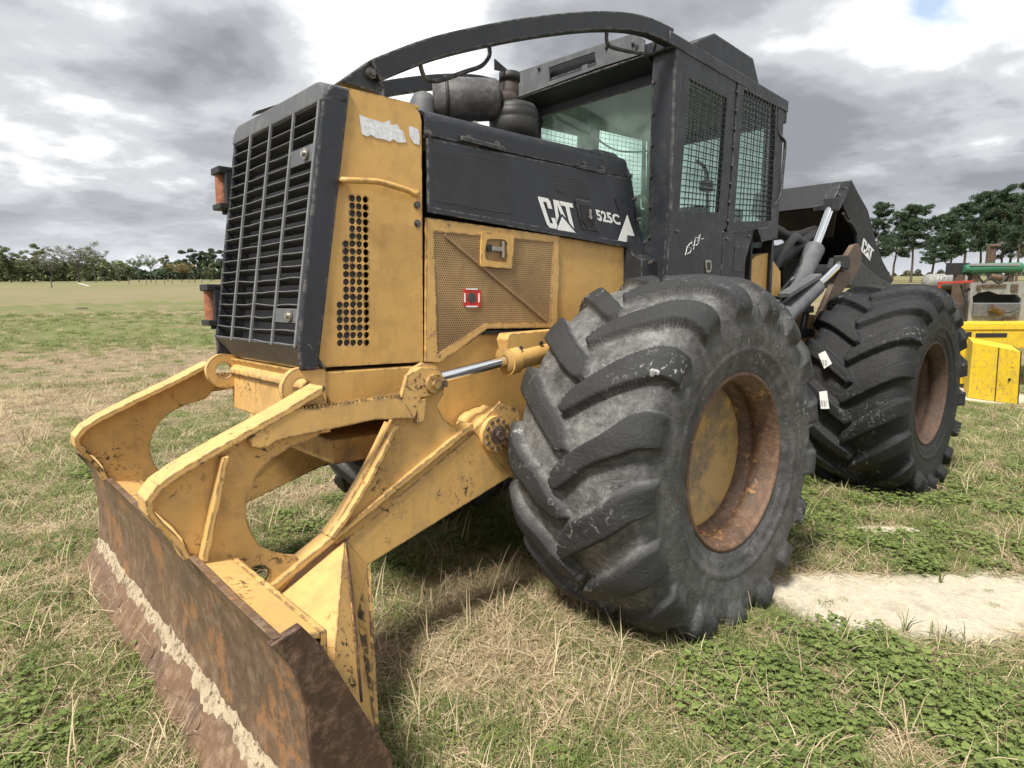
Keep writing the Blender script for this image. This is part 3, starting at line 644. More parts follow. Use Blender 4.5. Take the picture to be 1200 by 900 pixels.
    f(MB().lathe(r2-d*.006, d, [(0, .03), (0, .062), (.01, .068)], 28)).build('cylinder_gland', 'yellow_dirty', SK)
    f(MB().prism(onY(-.80, (594, 398), (597, 391), (655, 386), (659, 391), (657, 410), (598, 420)), (0, -.08, 0))).build('cylinder_bracket', 'yellow', SK, .005)
    for px in ((609, 408), (633, 402)):
        p_ = onY(-.80, px)[0]; f(MB().cyl(p_-np.array((0, .002, 0)), p_+np.array((0, .012, 0)), .012, n=6)).build('bracket_bolt', 'bolt', SK)
    # flared brace from the arm out to the blade's end
    a1 = onY(ya, (405, 631))[0]; a2 = onY(ya, (431, 662))[0]
    e1 = onY(-.30, (423, 822))[0]; e2 = onY(-.34, (440, 856))[0]; e2[2] = max(e2[2], -.80)
    t1 = np.array((2.13, -.10, -.56)); t0 = T0+np.array((0, .012, .02)); b1 = np.array((2.13, -.10, -.66)); b0 = np.array((2.14, -.8, -.5))
    s0 = onY(ya, (345, 690))[0]
    q = MB(); q.add([a1, a2, e2, e1, t1, t0, b1, b0], [(0, 3, 4, 5), (0, 1, 2, 3), (3, 2, 6, 4), (1, 7, 6, 2), (0, 5, 7, 1), (4, 6, 7, 5)])
    f(q).build('push_arm_brace', 'yellow_worn', SK, .006)
    q = MB(); q.sweep([a1+np.array((0, .004, .0)), (a1+e1)/2+np.array((0, .012, .004)), e1+np.array((0, .004, 0))], .0035, .0035, (0, 1, 0)); f(q).build('brace_weld', 'endplate', SK)
    q = MB(); q.prism([a2+np.array((.004, .0, .0)), a2+np.array((-.012, .004, -.01)), e2+np.array((-.012, .006, -.02)), e2+np.array((.004, 0, .0))], (.004, .006, -.004)); f(q).build('brace_edge_plate', 'yellow_worn', SK, .002)
arms(0); arms(1)

# ---- main front frame
q = MB()
outl = onY(-1.0, (363, 437), (497, 428), (520, 418), (569, 389), (658, 387), (750, 330))+[np.array((-1.2, -1., .5)), np.array((-1.2, -1., -.05))]+onY(-1.0, (640, 560), (560, 548), (512, 520), (478, 478), (398, 490))
F = q.prism(outl, (0, -1.0, 0)).build('front_frame', 'yellow', SK, .008)
MB().bb(1.0, 1.60, -1.93, -1.07, .05, .16).build('frame_belly_plate', 'yellow_dirty', F, .006)
# front cross member with its two ears
CB = MB().prism([(1.700, -1.06, .435), (1.700, -1.97, .435), (1.735, -1.97, .400), (1.735, -1.06, .400)], (0, 0, .022)).bb(1.63, 1.715, -1.99, -1.02, .21, .40).build('cross_member', 'yellow_worn', SK, .006)
for yq, px in ((-1.985, (260, 434)), (-1.03, (352, 462))):
    c = onY(yq, px)[0] if yq < -1.5 else np.array((1.775, -1.03, .375))
    if yq < -1.5: cc = c
    c = np.array((cc[0], yq, cc[2]))
    R_ = .088; arc = [c+np.array((R_*math.cos(a), 0, R_*math.sin(a))) for a in np.linspace(math.radians(-105), math.radians(105), 20)]
    o = arc+[np.array((1.66, yq, c[2]+.075)), np.array((1.66, yq, c[2]-.09))]
    MB().plate(o, [circ(c, .043, 20)], (0, .035, 0)).build('frame_ear', 'yellow_worn', SK)
# guard under hood line (black seam)
MB().bb(-.40, .80, -.998, -.985, .612, .628).build('frame_seam', 'dark', SK, 0)

# ---- engine enclosure
def gx(z): return 1.782+(z-.595)*(1.64-1.782)/(1.583-.595)
G = MB()
yn, yf = -.985, -2.015
# inner dark core (radiator block, engine)
MB().prism([(1.66, -1.02, .50), (1.53, -1.02, 1.58), (1.45, -1.02, 1.58), (1.45, -1.02, .50)], (0, -.96, 0)).build('radiator_core', 'dark', SK)
MB().bb(-.30, 1.40, -1.93, -1.12, .55, 1.50).build('engine_block', 'dark', SK)
for yy_ in (-1.012, -1.994): MB().prism([(gx(.50)-.05, yy_, .50), (gx(1.58)-.04, yy_, 1.60), (1.46, yy_, 1.60), (1.46, yy_, .50)], (0, .006, 0)).build('shroud_liner', 'dark', SK)
# grille frame: side strips, top cap, chin
def strip(y_a, y_b):
    return MB().prism([(gx(.49)-.02, y_a, .49), (gx(.595), y_a, .595), (gx(1.60), y_a, 1.60), (gx(1.655)-.03, y_a, 1.655), (gx(1.655)-.115, y_a, 1.655), (gx(.49)-.10, y_a, .49)], (0, y_b-y_a, 0))
GR = strip(yn, -1.003).build('grille_frame', 'hood_black', SK, .010)
strip(yf, -1.997).build('grille_side_strip', 'hood_black', GR, .010)
# top cap with a rounded far and near shoulder
pr = [(yf, 1.583), (yf, 1.61)]+[(yf+.07-.07*math.cos(a), 1.602+.07*math.sin(a)) for a in np.linspace(.2, PI/2, 6)]+[(yn-.07+.07*math.sin(a), 1.602+.07*math.cos(a)) for a in np.linspace(0, PI/2-.2, 6)]+[(yn, 1.61), (yn, 1.583)]
q = MB(); n = len(pr); vs = [(gx(z)+.006, y, z) for y, z in pr]+[(gx(z)-.115, y, z+.004) for y, z in pr]
q.add(vs, [tuple(range(n)), tuple(range(2*n-1, n-1, -1))]+[(i, (i+1) % n, n+(i+1) % n, n+i) for i in range(n)]); q.build('grille_top_cap', 'grey_worn', GR, .008)
q = MB().prism([(gx(.595)+.004, -1.004, .595), (gx(.595)+.004, -1.996, .595), (1.712, -1.965, .492), (1.712, -1.035, .492)], (-.03, 0, 0)); q.build('grille_chin', 'grey_worn', GR, .005)
q = MB().prism([(gx(.595)+.004, -1.003, .595), (1.712, -1.034, .492), (1.66, -.99, .49), (gx(.6)-.05, -.986, .60)], (0, .004, 0)); q.build('grille_corner', 'hood_black', GR, .003)
# slats: angled louvres, each its own piece
nsl = 18; slm = None
for i in range(nsl+1):
    z = .597+i*(1.583-.600)/nsl; x = gx(z)
    q = MB(); ysl = np.linspace(-1.996, -1.004, 18); vs = []; fs = []
    for y in ysl:
        dz = .004*noise.noise((y*5, i*3.3, 2))*(2.2 if i < 6 else 1)
        vs += [(x-.006, y, z+dz), (x-.004, y, z+dz-.005), (x-.030, y, z-.026), (x-.032, y, z-.021)]
    for j in range(17):
        for k in range(4): fs.append((j*4+k, j*4+(k+1) % 4, (j+1)*4+(k+1) % 4, (j+1)*4+k))
    q.add(vs, fs); q.build('grille_slat', 'slat', GR)
    q = MB(); q.tube([(v[0]+.002, v[1], v[2]) for v in vs[0::4]], .0024, 6); q.build('grille_slat_lip', 'bar', GR)
for k, y in enumerate((-1.76, -1.51, -1.255, -1.012)):
    q = MB().prism([(gx(.597)+.008, y-.007, .585), (gx(1.583)+.008, y-.007, 1.588), (gx(1.583)-.006, y-.007, 1.588), (gx(.597)-.006, y-.007, .585)], (0, .014, 0)); q.build('grille_bar', 'bar', GR, .003)
for zc, hh in ((1.385, .035), (.715, .030)):
    q = MB().prism([(gx(zc)+.004, -1.255, zc-hh), (gx(zc)+.004, -1.02, zc-hh), (gx(zc)-.002, -1.02, zc+hh), (gx(zc)-.002, -1.255, zc+hh)], (-.008, 0, 0)); q.build('latch_plate', 'grey_worn', GR, .002)
    p_ = np.array((gx(zc)+.004, -1.085, zc)); q = MB().cyl(p_, p_+np.array((.010, 0, 0)), .024, n=20).cyl(p_+np.array((.009, 0, 0)), p_+np.array((.022, 0, 0)), .013, n=6); q.build('latch_bolt', 'zinc', GR, .002)
for zc in (1.36, .755):
    x = gx(zc)-.01
    q = MB().bb(x-.03, x+.065, -2.12, -2.0, zc+.075, zc+.11).bb(x-.03, x+.065, -2.12, -2.0, zc-.105, zc-.075).bb(x-.02, x+.03, -2.035, -2.0, zc-.1, zc+.1); q.build('hinge_bracket', 'dark', GR, .005)
    MB().cyl((x+.02, -2.082, zc-.08), (x+.02, -2.082, zc+.08), .036, n=18).build('hinge_barrel', 'orange', GR, .003)
    MB().cyl((x+.015, -2.075, zc-.125), (x+.015, -2.075, zc-.10), .016, n=8).build('hinge_pin', 'dark', GR)

# yellow nose panel with its punched holes
def hole_grid():
    hs = []
    for i in range(20):
        nc = 3 if i < 6 else (4 if i < 14 else 5)
        for j in range(nc):
            X_ = 190+i*.27-j*(31.0-.02*i); Y_ = 49+i*34.85+(2-j)*(-4.2)*(1-i/19.)*.9 if False else 55-3.6*min(j, 2)*(1-i/19.)+i*(34.5+.02*j)
            hs.append(U(380+X_/3.914, 220+Y_/3.914, 1, -1.0))
    return hs
HG = hole_grid()
outl = onY(-1.0, (404, 102), (480, 120))+[np.array((1.185, -1., 1.648)), np.array((1.16, -1., 1.625)), np.array((1.152, -1., 1.59))]+onY(-1.0, (496, 424), (371, 431))
NP = MB().plate(outl, [circ(h, .0148, 10) for h in HG], (0, -.012, 0)).build('nose_side_panel', 'yellow', SK)
MB().plate([np.array((v[0], -2.018, v[2])) for v in outl], [], (0, .012, 0)).build('nose_far_panel', 'yellow', SK)
MB().bb(1.16, 1.545, -1.99, -1.004, 1.645, 1.662).build('nose_top', 'yellow', SK, .006)
h = onY(-.93, (400, 210), (410, 213), (430, 212), (450, 214), (470, 219), (484, 226), (489, 226)); h = [h[0]]+h[1:]
hp = [onY(-1.0, (401, 211))[0]]+onY(-.945, (404, 211), (425, 212), (443, 213), (465, 219), (480, 224), (487, 228))+[onY(-1., (489, 226))[0]]
MB().tube(smooth_path(hp, 4), .0135, 10).build('grab_handle', 'yellow', NP)
for px in ((488.5, 240.5), (489, 262)): bolt(NP, U(*px, 1, -1.0), (0, 1, 0), .012)
# torn white sticker
tp = [(421, 134), (427, 137), (433, 139), (441, 141), (449, 144), (456, 141), (459, 147), (465, 145), (468, 151), (472, 154), (474, 160), (476, 167), (466, 167), (461, 163), (457, 166), (449, 163), (441, 162), (435, 158), (430, 160), (424, 157)]
MB().plate(onY(-.9985, *tp), [], (0, .0012, 0)).build('torn_sticker', 'decal', NP)
MB().plate(onY(-.9985, (479, 148), (484, 149), (490, 152), (492, 162), (491, 170), (485, 168), (480, 160)), [], (0, .0012, 0)).build('torn_sticker', 'decal', NP)

# black hood: top skin with rolled edge
pr = [(-1.003, 1.535), (-.992, 1.535), (-.990, 1.60)]+[(-.990-.055+.055*math.cos(a), 1.605+.050*math.sin(a)) for a in np.linspace(0, PI/2, 7)]+[(-1.5, 1.668)]
pr = pr+[(-3.0-y, z) for y, z in pr[::-1][1:]]
pin = [(y+(.012 if y < -1.5 else -.012), z-.012) for y, z in pr]
q = MB(); n = len(pr); xs = (1.138, -.335); vs = []
for x in xs: vs += [(x, y, z) for y, z in pr]+[(x, y, z) for y, z in pin]
fs = []
for i in range(n-1):
    fs.append((i, i+1, 2*n+i+1, 2*n+i)); fs.append((n+i+1, n+i, 3*n+i, 3*n+i+1)); fs.append((i+1, i, n+i, n+i+1)); fs.append((2*n+i, 2*n+i+1, 3*n+i+1, 3*n+i))
q.add(vs, fs, False); HD = q.build('engine_hood', 'hood_black', SK, .002)
for px in ((502, 156), (549, 162), (582, 169), (684, 192), (705, 197)): bolt(HD, U(*px, 1, -.989), (0, 1, 0), .011)
for a, b in (((540, 162), (590, 175)), ((676, 195), (708, 202))):
    pa, pb = onY(-.985, a, b); MB().sweep([pa, pb], .012, .011, (0, 1, 0)).build('door_hinge', 'hood_black', HD, .003)
# black engine door
ED = MB().prism(onY(-.984, (501, 162), (738, 209), (747, 291), (502, 249)), (0, -.016, 0)).build('upper_engine_door', 'hood_black', SK, .004)
MB().prism(onY(-.980, (502, 242), (747, 286), (747.3, 292.5), (502, 249)), (0, .006, 0)).build('door_lower_rim', 'hood_black', ED, .002)
MB().plate(onY(-.9835, (508, 175), (597, 191.5), (597, 240), (600, 251), (574, 247), (509, 235)), [], (0, .002, 0)).build('vent_screen', 'perf_b', ED)
MB().plate(onY(-.9835, (651, 204), (688, 213), (692, 234), (652, 224)), [], (0, .002, 0)).build('vent_screen', 'perf_b', ED)
MB().prism(onY(-.982, (673, 232.5), (691, 236), (702, 272), (682, 268)), (0, .004, 0)).build('latch_bezel', 'hood_black', ED, .003)
MB().prism(onY(-.977, (680, 239), (691, 241), (696, 249), (696, 264), (688, 268), (682, 258)), (0, .003, 0)).build('latch_recess', 'dark', ED, .003)
p_ = U(691, 255, 1, -.97); MB().cyl(p_, p_+np.array((0, .012, 0)), .010, n=12).box(p_+np.array((.0, .004, .02)), (.014, .012, .05)).build('latch_key', 'zinc', ED, .002)
MB().prism(onY(-.9835, (735, 252), (745, 281), (745, 286.5), (724, 282.5)), (0, .0015, 0)).build('warning_triangle', 'white', ED)
MB().prism(onY(-.9815, (720.5, 233), (722, 232), (726, 245), (725, 247)), (0, .002, 0)).build('door_slot', 'dark', ED)
MB().prism(onY(-.9995, (731, 295), (746, 297.5), (746, 304.5), (731, 302)), (0, .0015, 0)).build('spec_plate', 'decal_black', SK)
def letters(name, txt, quad, y, parent, mat='white', off=0.02, mapf=None):
    cu = bpy.data.curves.new('t', 'FONT'); cu.body = txt; cu.size = 1; cu.offset = off; cu.resolution_u = 3; cu.fill_mode = 'BOTH' if False else cu.fill_mode
    ob = bpy.data.objects.new('t', cu); COL.objects.link(ob); bpy.context.view_layer.update()
    me = bpy.data.meshes.new_from_object(ob.evaluated_get(bpy.context.evaluated_depsgraph_get()))
    co = np.array([v.co[:] for v in me.vertices]); fc = [tuple(p.vertices) for p in me.polygons]
    COL.objects.unlink(ob); bpy.data.objects.remove(ob)
    lo, hi = co.min(0), co.max(0); u = (co[:, 0]-lo[0])/(hi[0]-lo[0]); v = (co[:, 1]-lo[1])/(hi[1]-lo[1])
    TL, TR_, BR, BL_ = [np.array(k, float) for k in quad]; P = []
    for a, b in zip(u, v):
        px = (TL*(1-a)+TR_*a)*b+(BL_*(1-a)+BR*a)*(1-b); P.append((mapf or (lambda s_: U(s_[0], s_[1], 1, y)))(px))
    o = MB().add(P, fc).build(name, mat, parent, recalc=False); return o
letters('model_number', '525C', ((697, 245), (725, 251.5), (727.5, 264), (701, 258.5)), -.9822, ED, off=.035)
letters('plate_number', '525', ((733, 297.3), (744, 299), (744, 302.6), (733, 301)), -.9978, SK, off=.01)
# maker's word mark: C, A and T with the triangle set in the foot of the A
def logo(parent, mapf, nm='maker_mark'):
    s = [[(.30, 1), (.02, 1), (-.0, .92), (0, .10), (.06, .0), (.28, 0), (.34, .10), (.34, .36), (.22, .36), (.22, .16), (.12, .16), (.12, .86), (.22, .86), (.22, .66), (.34, .66), (.34, .92)],
         [(.45, 1), (.60, 1), (.69, .44), (.60, .56), (.57, .52), (.525, .84), (.48, .46), (.36, .24)],
         [(.62, 1), (1, 1), (1, .85), (.88, .85), (.88, .12), (.77, .30), (.77, .85), (.645, .85)],
         [(.30, -.02), (.585, .46), (.90, -.02)]]
    q = MB()
    for poly in s:
        P = [mapf(a, b) for a, b in poly]; q.plate(P, [], (0, .0015, 0))
    return q.build(nm, 'white', parent)
def map_hood(a, b):
    TL, TR_, BR, BL_ = [np.array(k, float) for k in ((629.5, 230), (670.5, 238.5), (678, 273), (642, 266.5))]
    px = (TL*(1-a)+TR_*a)*b+(BL_*(1-a)+BR*a)*(1-b); return U(px[0], px[1], 1, -.9822)
logo(ED, map_hood)

# yellow mesh door and rear yellow panel
SP = MB().prism(onY(-1.002, (648, 276), (747, 292), (748, 327), (650, 392)), (0, -.015, 0)).build('rear_side_panel', 'yellow', SK, .004)
d_out = onY(-.985, (500, 255), (656, 277), (653, 384), (571, 385), (516, 425), (507, 424), (499, 424))
d_in = onY(-.985, (509, 271), (566, 280), (566, 313), (603, 318), (603, 284), (649, 285), (643, 377), (571, 378), (514, 414), (510, 404))
inn = onY(-.985, (508.5, 271), (649, 284), (645, 377.5), (571, 378.5), (513, 415))
MD = MB().plate(d_out, [inn], (0, -.015, 0)).build('lower_engine_door', 'yellow_worn', SK)
MB().plate(onY(-.991, (506, 268), (652, 282), (648, 380), (571, 381), (511, 419)), [], (0, .002, 0)).build('door_screen', 'perf_y', MD)
a, b = onY(-.987, (520, 275), (640, 376)); MB().prism([a+np.array((0, 0, .008)), b+np.array((0, 0, .008)), b+np.array((0, 0, -.008)), a+np.array((0, 0, -.008))], (0, .006, 0)).build('screen_crease', 'perf_y', MD)
bz = onY(-.976, (565, 272), (603, 275), (600, 315), (564, 312)); hl = smooth_path(onY(-.976, (570, 284), (574, 280), (590, 281), (595, 286), (594, 303), (590, 307), (573, 305), (569, 301)), 3, True)
LB = MB().plate(bz, [hl], (0, -.018, 0)).build('latch_box', 'yellow', MD)
MB().prism(onY(-.992, (566, 277), (598, 280), (597, 310), (566, 308)), (0, -.01, 0)).build('latch_well', 'yellow_dirty', MD)
p_ = U(582, 292, 1, -.98); MB().box(p_, (.07, .012, .022)).box(p_+np.array((-.04, .003, 0)), (.014, .014, .085)).build('latch_lever', 'zinc', MD, .003)
p_ = U(573, 291, 1, -.985); MB().cyl(p_, p_+np.array((0, .01, 0)), .018, n=12).build('latch_hole', 'dark', MD)
MB().prism(onY(-.986, (543, 338.5), (563.5, 340), (563.5, 360), (543, 358.5)), (0, .0025, 0)).build('fire_sticker', 'decal_red', MD)
p_ = U(553, 349, 1, -.983); MB().cyl(p_, p_+np.array((0, .002, 0)), .026, n=20).build('sticker_port', 'bolt', MD)
for dx in (-.045, .045): MB().box(p_+np.array((dx, .001, 0)), (.008, .002, .045)).build('sticker_mark', 'white', MD)
for dz_ in (.043, -.043): MB().box(p_+np.array((0, .001, dz_)), (.07, .002, .007)).build('sticker_print', 'white', MD)

# ---- things on the hood: muffler, pre-cleaner, tree-guard bars
def at(px, py, y): return U(px, py, 1, y)
ma, mb_ = at(523, 113, -1.33), at(585, 116, -1.33)
mz = 1.83; A_ = np.array((1.02, -1.40, mz)); 
pa = U(521, 117, 1, -1.40); pb = U(584, 117, 1, -1.24); d = (pb-pa); L_ = np.linalg.norm(d); d /= L_
MU = MB().lathe(pa, d, [(-.06, 0.001), (-.06, .085), (0, .112), (.012, .116), (L_-.02, .108), (L_, .098), (L_+.01, .001)], 36).build('muffler', 'muffler', SK)
MB().lathe(pa, d, [(.0, .114), (.003, .121), (.016, .121), (.02, .114)], 36).build('muffler_band', 'dark', MU)
MB().lathe(pa+np.array((.10, -.06, -.05)), (0, 0, 1), [(-.1, .07), (.03, .07), (.07, .05), (.09, .001)], 20).build('filter_cap', 'grey_worn', MU)
ex = U(594, 97, 1, -1.32); MB().tube(smooth_path([pb-d*.02, pb+d*.06+np.array((0, 0, .0)), np.array((ex[0]-.02, ex[1], pb[2]+.05)), np.array((ex[0]-.02, ex[1], ex[2]+.0))], 5), .045, 18).build('exhaust_elbow', 'pipe', SK)
ep = np.array((ex[0]-.02, ex[1], ex[2]-.045)); MB().lathe(ep, (0, 0, 1), [(-.06, .046), (-.02, .052), (.09, .052), (.09, .046), (-.05, .044)], 24).build('exhaust_stack', 'pipe', SK)
MB().lathe(ep, (0, 0, 1), [(.055, .053), (.055, .060), (.10, .060), (.10, .05)], 24).build('stack_collar', 'dark', SK)
q = MB().prism([U(579, 69, 1, -1.30), U(594, 82, 1, -1.30), U(588, 84, 1, -1.30), U(579, 82, 1, -1.30)], (0, .006, 0)); q.build('stack_flap', 'dark', SK)
pc = U(602, 152, 1, -1.22); pc = np.array((pc[0], -1.22, 1.67))
wp = [(0, .09), (.02, .125), (.06, .135), (.10, .137), (.108, .133), (.115, .137), (.145, .136), (.152, .131), (.16, .133), (.185, .118), (.20, .08), (.205, .001)]
MB().lathe(pc, (0, 0, 1), wp, 40).build('air_precleaner', 'rubber', SK)
q = MB().prism([U(548, 150, 1, -1.02), U(557, 141, 1, -1.02), U(572, 153, 1, -1.02)], (0, -.12, 0)); q.build('hood_bracket', 'zinc', SK, .003)
# the two bowed riser bars from the nose to the cab roof
def arch(mir):
    top = [(404, 95), (418, 83), (437, 71), (468, 58.5), (500, 47), (530, 39), (560, 32.5), (600, 25), (640, 19.5), (675, 16), (705, 15), (735, 17), (760, 23), (785, 35)]
    n = len(top); P = []
    for i, (a, b) in enumerate(top):
        t = i/(n-1); y = -1.07+(-.80+1.07)*t; P.append(U(a, b, 1, y))
    P = smooth_path(P[2:], 3); hh = [.046]*len(P)
    Q = [q_-np.array((0, 0, .046)) for q_ in P]
    f = (lambda q_: q_.mirror()) if mir else (lambda q_: q_)
    AR = f(MB().sweep(Q, .030, hh, (0, 1, 0))).build('tree_guard_bar', 'black', SK, .006)
    br = [U(a, b, 1, -1.035) for a, b in ((399, 95), (437, 68.5), (447, 70.5), (449, 82), (443, 108), (430, 105))]
    f(MB().prism(br, (0, -.07, 0))).build('guard_bracket', 'black', AR, .004)
    p_ = U(434, 86.5, 1, -1.033); f(MB().cyl(p_, p_+np.array((0, .02, 0)), .024, n=18).cyl(p_+np.array((0, .018, 0)), p_+np.array((0, .03, 0)), .015, n=6)).build('guard_bolt', 'bolt', AR, .002)
    s1, s2 = U(438, 85, 1, -1.034), U(446, 79, 1, -1.034); f(MB().sweep([s1, s2], .003, .008, (0, 1, 0))).build('guard_slot', 'dark', AR)
    # splice plate and hand rails
    for pts, yy in ((((492, 74), (495, 85), (499, 92), (508, 95), (520, 93), (545, 84), (563, 78), (571, 70), (574, 62), (572, 49)), -.99), (((711, 38), (711, 48), (716, 55), (735, 60), (757, 63), (764, 62), (767, 55), (768, 46)), -.86)):
        f(MB().tube(smooth_path([U(a, b, 1, yy) for a, b in pts], 3), .0105, 8)).build('hand_rail', 'black', AR)
    MBS = [U(a, b, 1, -.975) for a, b in ((540, 38), (586, 26), (590, 29), (588, 44), (546, 56))]
arch(0); arch(1)
MB().prism([U(a, b, 1, -1.75) for a, b in ((299, 134), (301, 130), (329, 121), (331, 124))], (0, -.05, 0)).build('far_hood_rail', 'dark', SK)
MB().tube(smooth_path([U(a, b, 1, -1.2) for a, b in ((440, 99), (446, 99), (449, 105), (449, 113))], 3), .009, 8).build('hood_loop', 'black', SK)

# ---- cab
def cabthk(pts, t): 
    nrm = np.array((.12, -1.6, 0)); nrm /= np.linalg.norm(nrm); return nrm*t
inn_n = cabthk(None, 1.0)          # points inward (toward -y)
def cab_plate(name, outl, holes, t, mat, parent, lift=0., bevel=0., mir=False):
    o = [q_-inn_n*lift for q_ in onCab(*outl)]; hs = [[q_-inn_n*lift for q_ in onCab(*h_)] for h_ in holes]
    q = MB(); q.plate(o, hs, inn_n*t) if holes or len(o) > 4 else q.prism(o, inn_n*t)
    if mir: q = q.mirror()
    return q.build(name, mat, parent, bevel)
WD = [(808, 91.5), (852, 115), (842.5, 249), (796, 246.5)]
WR = [(871, 104.5), (909, 124), (902.5, 259), (859.5, 259.5)]
def wiremesh(name, quad, nu, nv, r, parent, lift, mir=False):
    A_, B_, C_, D_ = [q_-inn_n*lift for q_ in onCab(*quad)]; q = MB()
    for i in range(1, nu):
        t = i/nu; a = A_*(1-t)+B_*t; b = D_*(1-t)+C_*t; q.tube([a, (a+b)/2+inn_n*.004*(-1)**i, b], r, 4, False)
    for j in range(1, nv):
        t = j/nv; a = A_*(1-t)+D_*t; b = B_*(1-t)+C_*t; q.tube([a, b], r, 4, False)
    if mir: q = q.mirror()
    return q.build(name, 'dark', parent)
CAB = None
def cabside(mir):
    global CAB
    f = (lambda q: q.mirror()) if mir else (lambda q: q)
    # door leaf with window hole
    D_ = cab_plate('cab_door', [(800, 58), (862, 95), (856, 200), (851, 266), (847, 271), (843, 345), (780, 345), (790, 200)], [WD], .03, 'black', SK, .0, 0, mir)
    wiremesh('door_window_guard', WD, 11, 21, .0034 if not mir else .002, D_, .004, mir)
    cab_plate('door_pane', WD, [], .004, 'pane', D_, -.014, 0, mir)
    # rear side frame
    W_ = cab_plate('cab_rear_side', [(864.5, 99), (910, 122.5), (905, 265), (884, 270), (852, 273)], [WR], .03, 'black', SK, .006, 0, mir)
    wiremesh('side_window_guard', WR, 11, 23, .0034 if not mir else .002, W_, .010, mir)
    cab_plate('side_pane', WR, [], .004, 'pane', W_, -.012, 0, mir)
    cab_plate('cab_lower_side', [(848, 272), (884, 268.5), (873, 305), (871, 340), (844, 340)], [], .02, 'black', SK, .002, 0, mir)
    cab_plate('access_hatch', [(861, 289), (871, 288), (868, 318), (859, 318)], [], .003, 'black', W_, .006, .001, mir)
    cab_plate('side_step', [(884, 268), (902, 265), (901, 281), (888, 284)], [], .10, 'black', W_, .03, .004, mir)
    # thin dark gap pieces: hinge post between door and rear frame
    cab_plate('hinge_post', [(862.5, 95), (865, 98), (856, 266), (851, 270)], [], .05, 'dark', SK, -.004, 0, mir)
    # A pillar (a deep corner tube) and rear pillar
    P = [(-.505, -.780), (-.505, -.955), (-.64, -.965), (-.62, -.79)]
    f(MB().prism([(x, y, .86) for x, y in P], (0, 0, 1.42))).build('front_pillar', 'black', SK, .015)
    RP = [(-2.02, -.895), (-2.14, -.905), (-2.14, -1.02), (-2.02, -1.0)]
    f(MB().prism([(x, y, 1.28) for x, y in RP], (0, 0, 1.0))).build('rear_pillar', 'black', SK, .008)
    for k in range(7):
        p_ = np.array((-.504, -.935, 1.0+k*.185)); f(MB().cyl(p_, p_+np.array((.010, 0, 0)), .010, n=6)).build('pillar_bolt', 'bolt', SK)
    # side face rivets on the hinge post
    for k in range(8):
        p_ = onCab((863-.0-k*1.55, 108+k*21.5))[0]; f(MB().cyl(p_-inn_n*.0, p_-inn_n*.012, .008, n=6)).build('hinge_bolt', 'bolt', SK)
    # grab rail at the rear
    q = MB().tube(smooth_path([U(a, b, 1, -.90) for a, b in ((911, 150), (912, 156), (919, 165), (920, 172), (917, 205), (915, 228), (909, 238), (906, 243))], 3), .012, 8); f(q).build('cab_grab_rail', 'black', SK)
cabside(0); cabside(1)
bp_ = onCab((793, 271))[0]; bolt(SK, bp_, -inn_n, .008)
for px in ((851, 280), (877, 277)): bolt(SK, onCab(px)[0]-inn_n*.003, -inn_n, .009)
# door handle and chalk writing
DH = smooth_path(onCab((826, 308), (827, 305), (831, 305), (832.5, 308), (832, 318), (827, 319)), 2, True)
q = MB(); q.plate([v-inn_n*.002 for v in DH], [], -inn_n*.006); q.build('door_handle_bezel', 'zinc', SK)
q = MB().prism([v-inn_n*.009 for v in onCab((827.6, 307.5), (830.8, 307.5), (830.5, 316.5), (827.8, 316.5))], -inn_n*.003); q.build('door_handle', 'dark', SK)
STK = [[(803, 299), (805.5, 288)], [(811, 284), (807, 286.5), (807, 290), (810, 291), (809, 295.5), (805, 297.5)], [(810, 283), (811, 288.5), (814.5, 287)], [(814.5, 280.5), (812.5, 292.5)], [(814.5, 279), (818, 278), (816.5, 282.5), (819, 284), (815.5, 288)], [(819.5, 275.5), (818.5, 283.5)], [(820.5, 274), (821, 280.5), (824.5, 279.5)]]
q = MB()
for s_ in STK: q.tube([v-inn_n*.001 for v in onCab(*s_)], .0021, 5)
q.build('chalk_marking', 'white', SK)
# roof
def roofpoly(z, o=0.):
    return [(-.470+o, -.775+o, z), (-2.19-o, -.905+o, z), (-2.19-o, -2.095-o, z), (-.470+o, -2.225-o, z)]
RF = MB().prism(roofpoly(2.262), (0, 0, .075)).build('cab_roof', 'black', SK, .012)
for mm in (0, 1):
    q = MB().prism([(-.42, -.768, 2.268), (-2.192, -.900, 2.250), (-2.192, -.900, 2.333), (-.42, -.768, 2.338)], (0, -.02, 0)); (q.mirror() if mm else q).build('roof_side_trim', 'black', RF, .004)
MB().bb(-2.20, -2.10, -2.09, -.91, 2.17, 2.262).build('roof_rear_lip', 'black', RF, .008)
MB().prism([(-.66, -.86, 2.258), (-2.1, -.95, 2.258), (-2.1, -2.05, 2.258), (-.66, -2.14, 2.258)], (0, 0, -.06)).build('cab_headliner', 'rubber', RF)
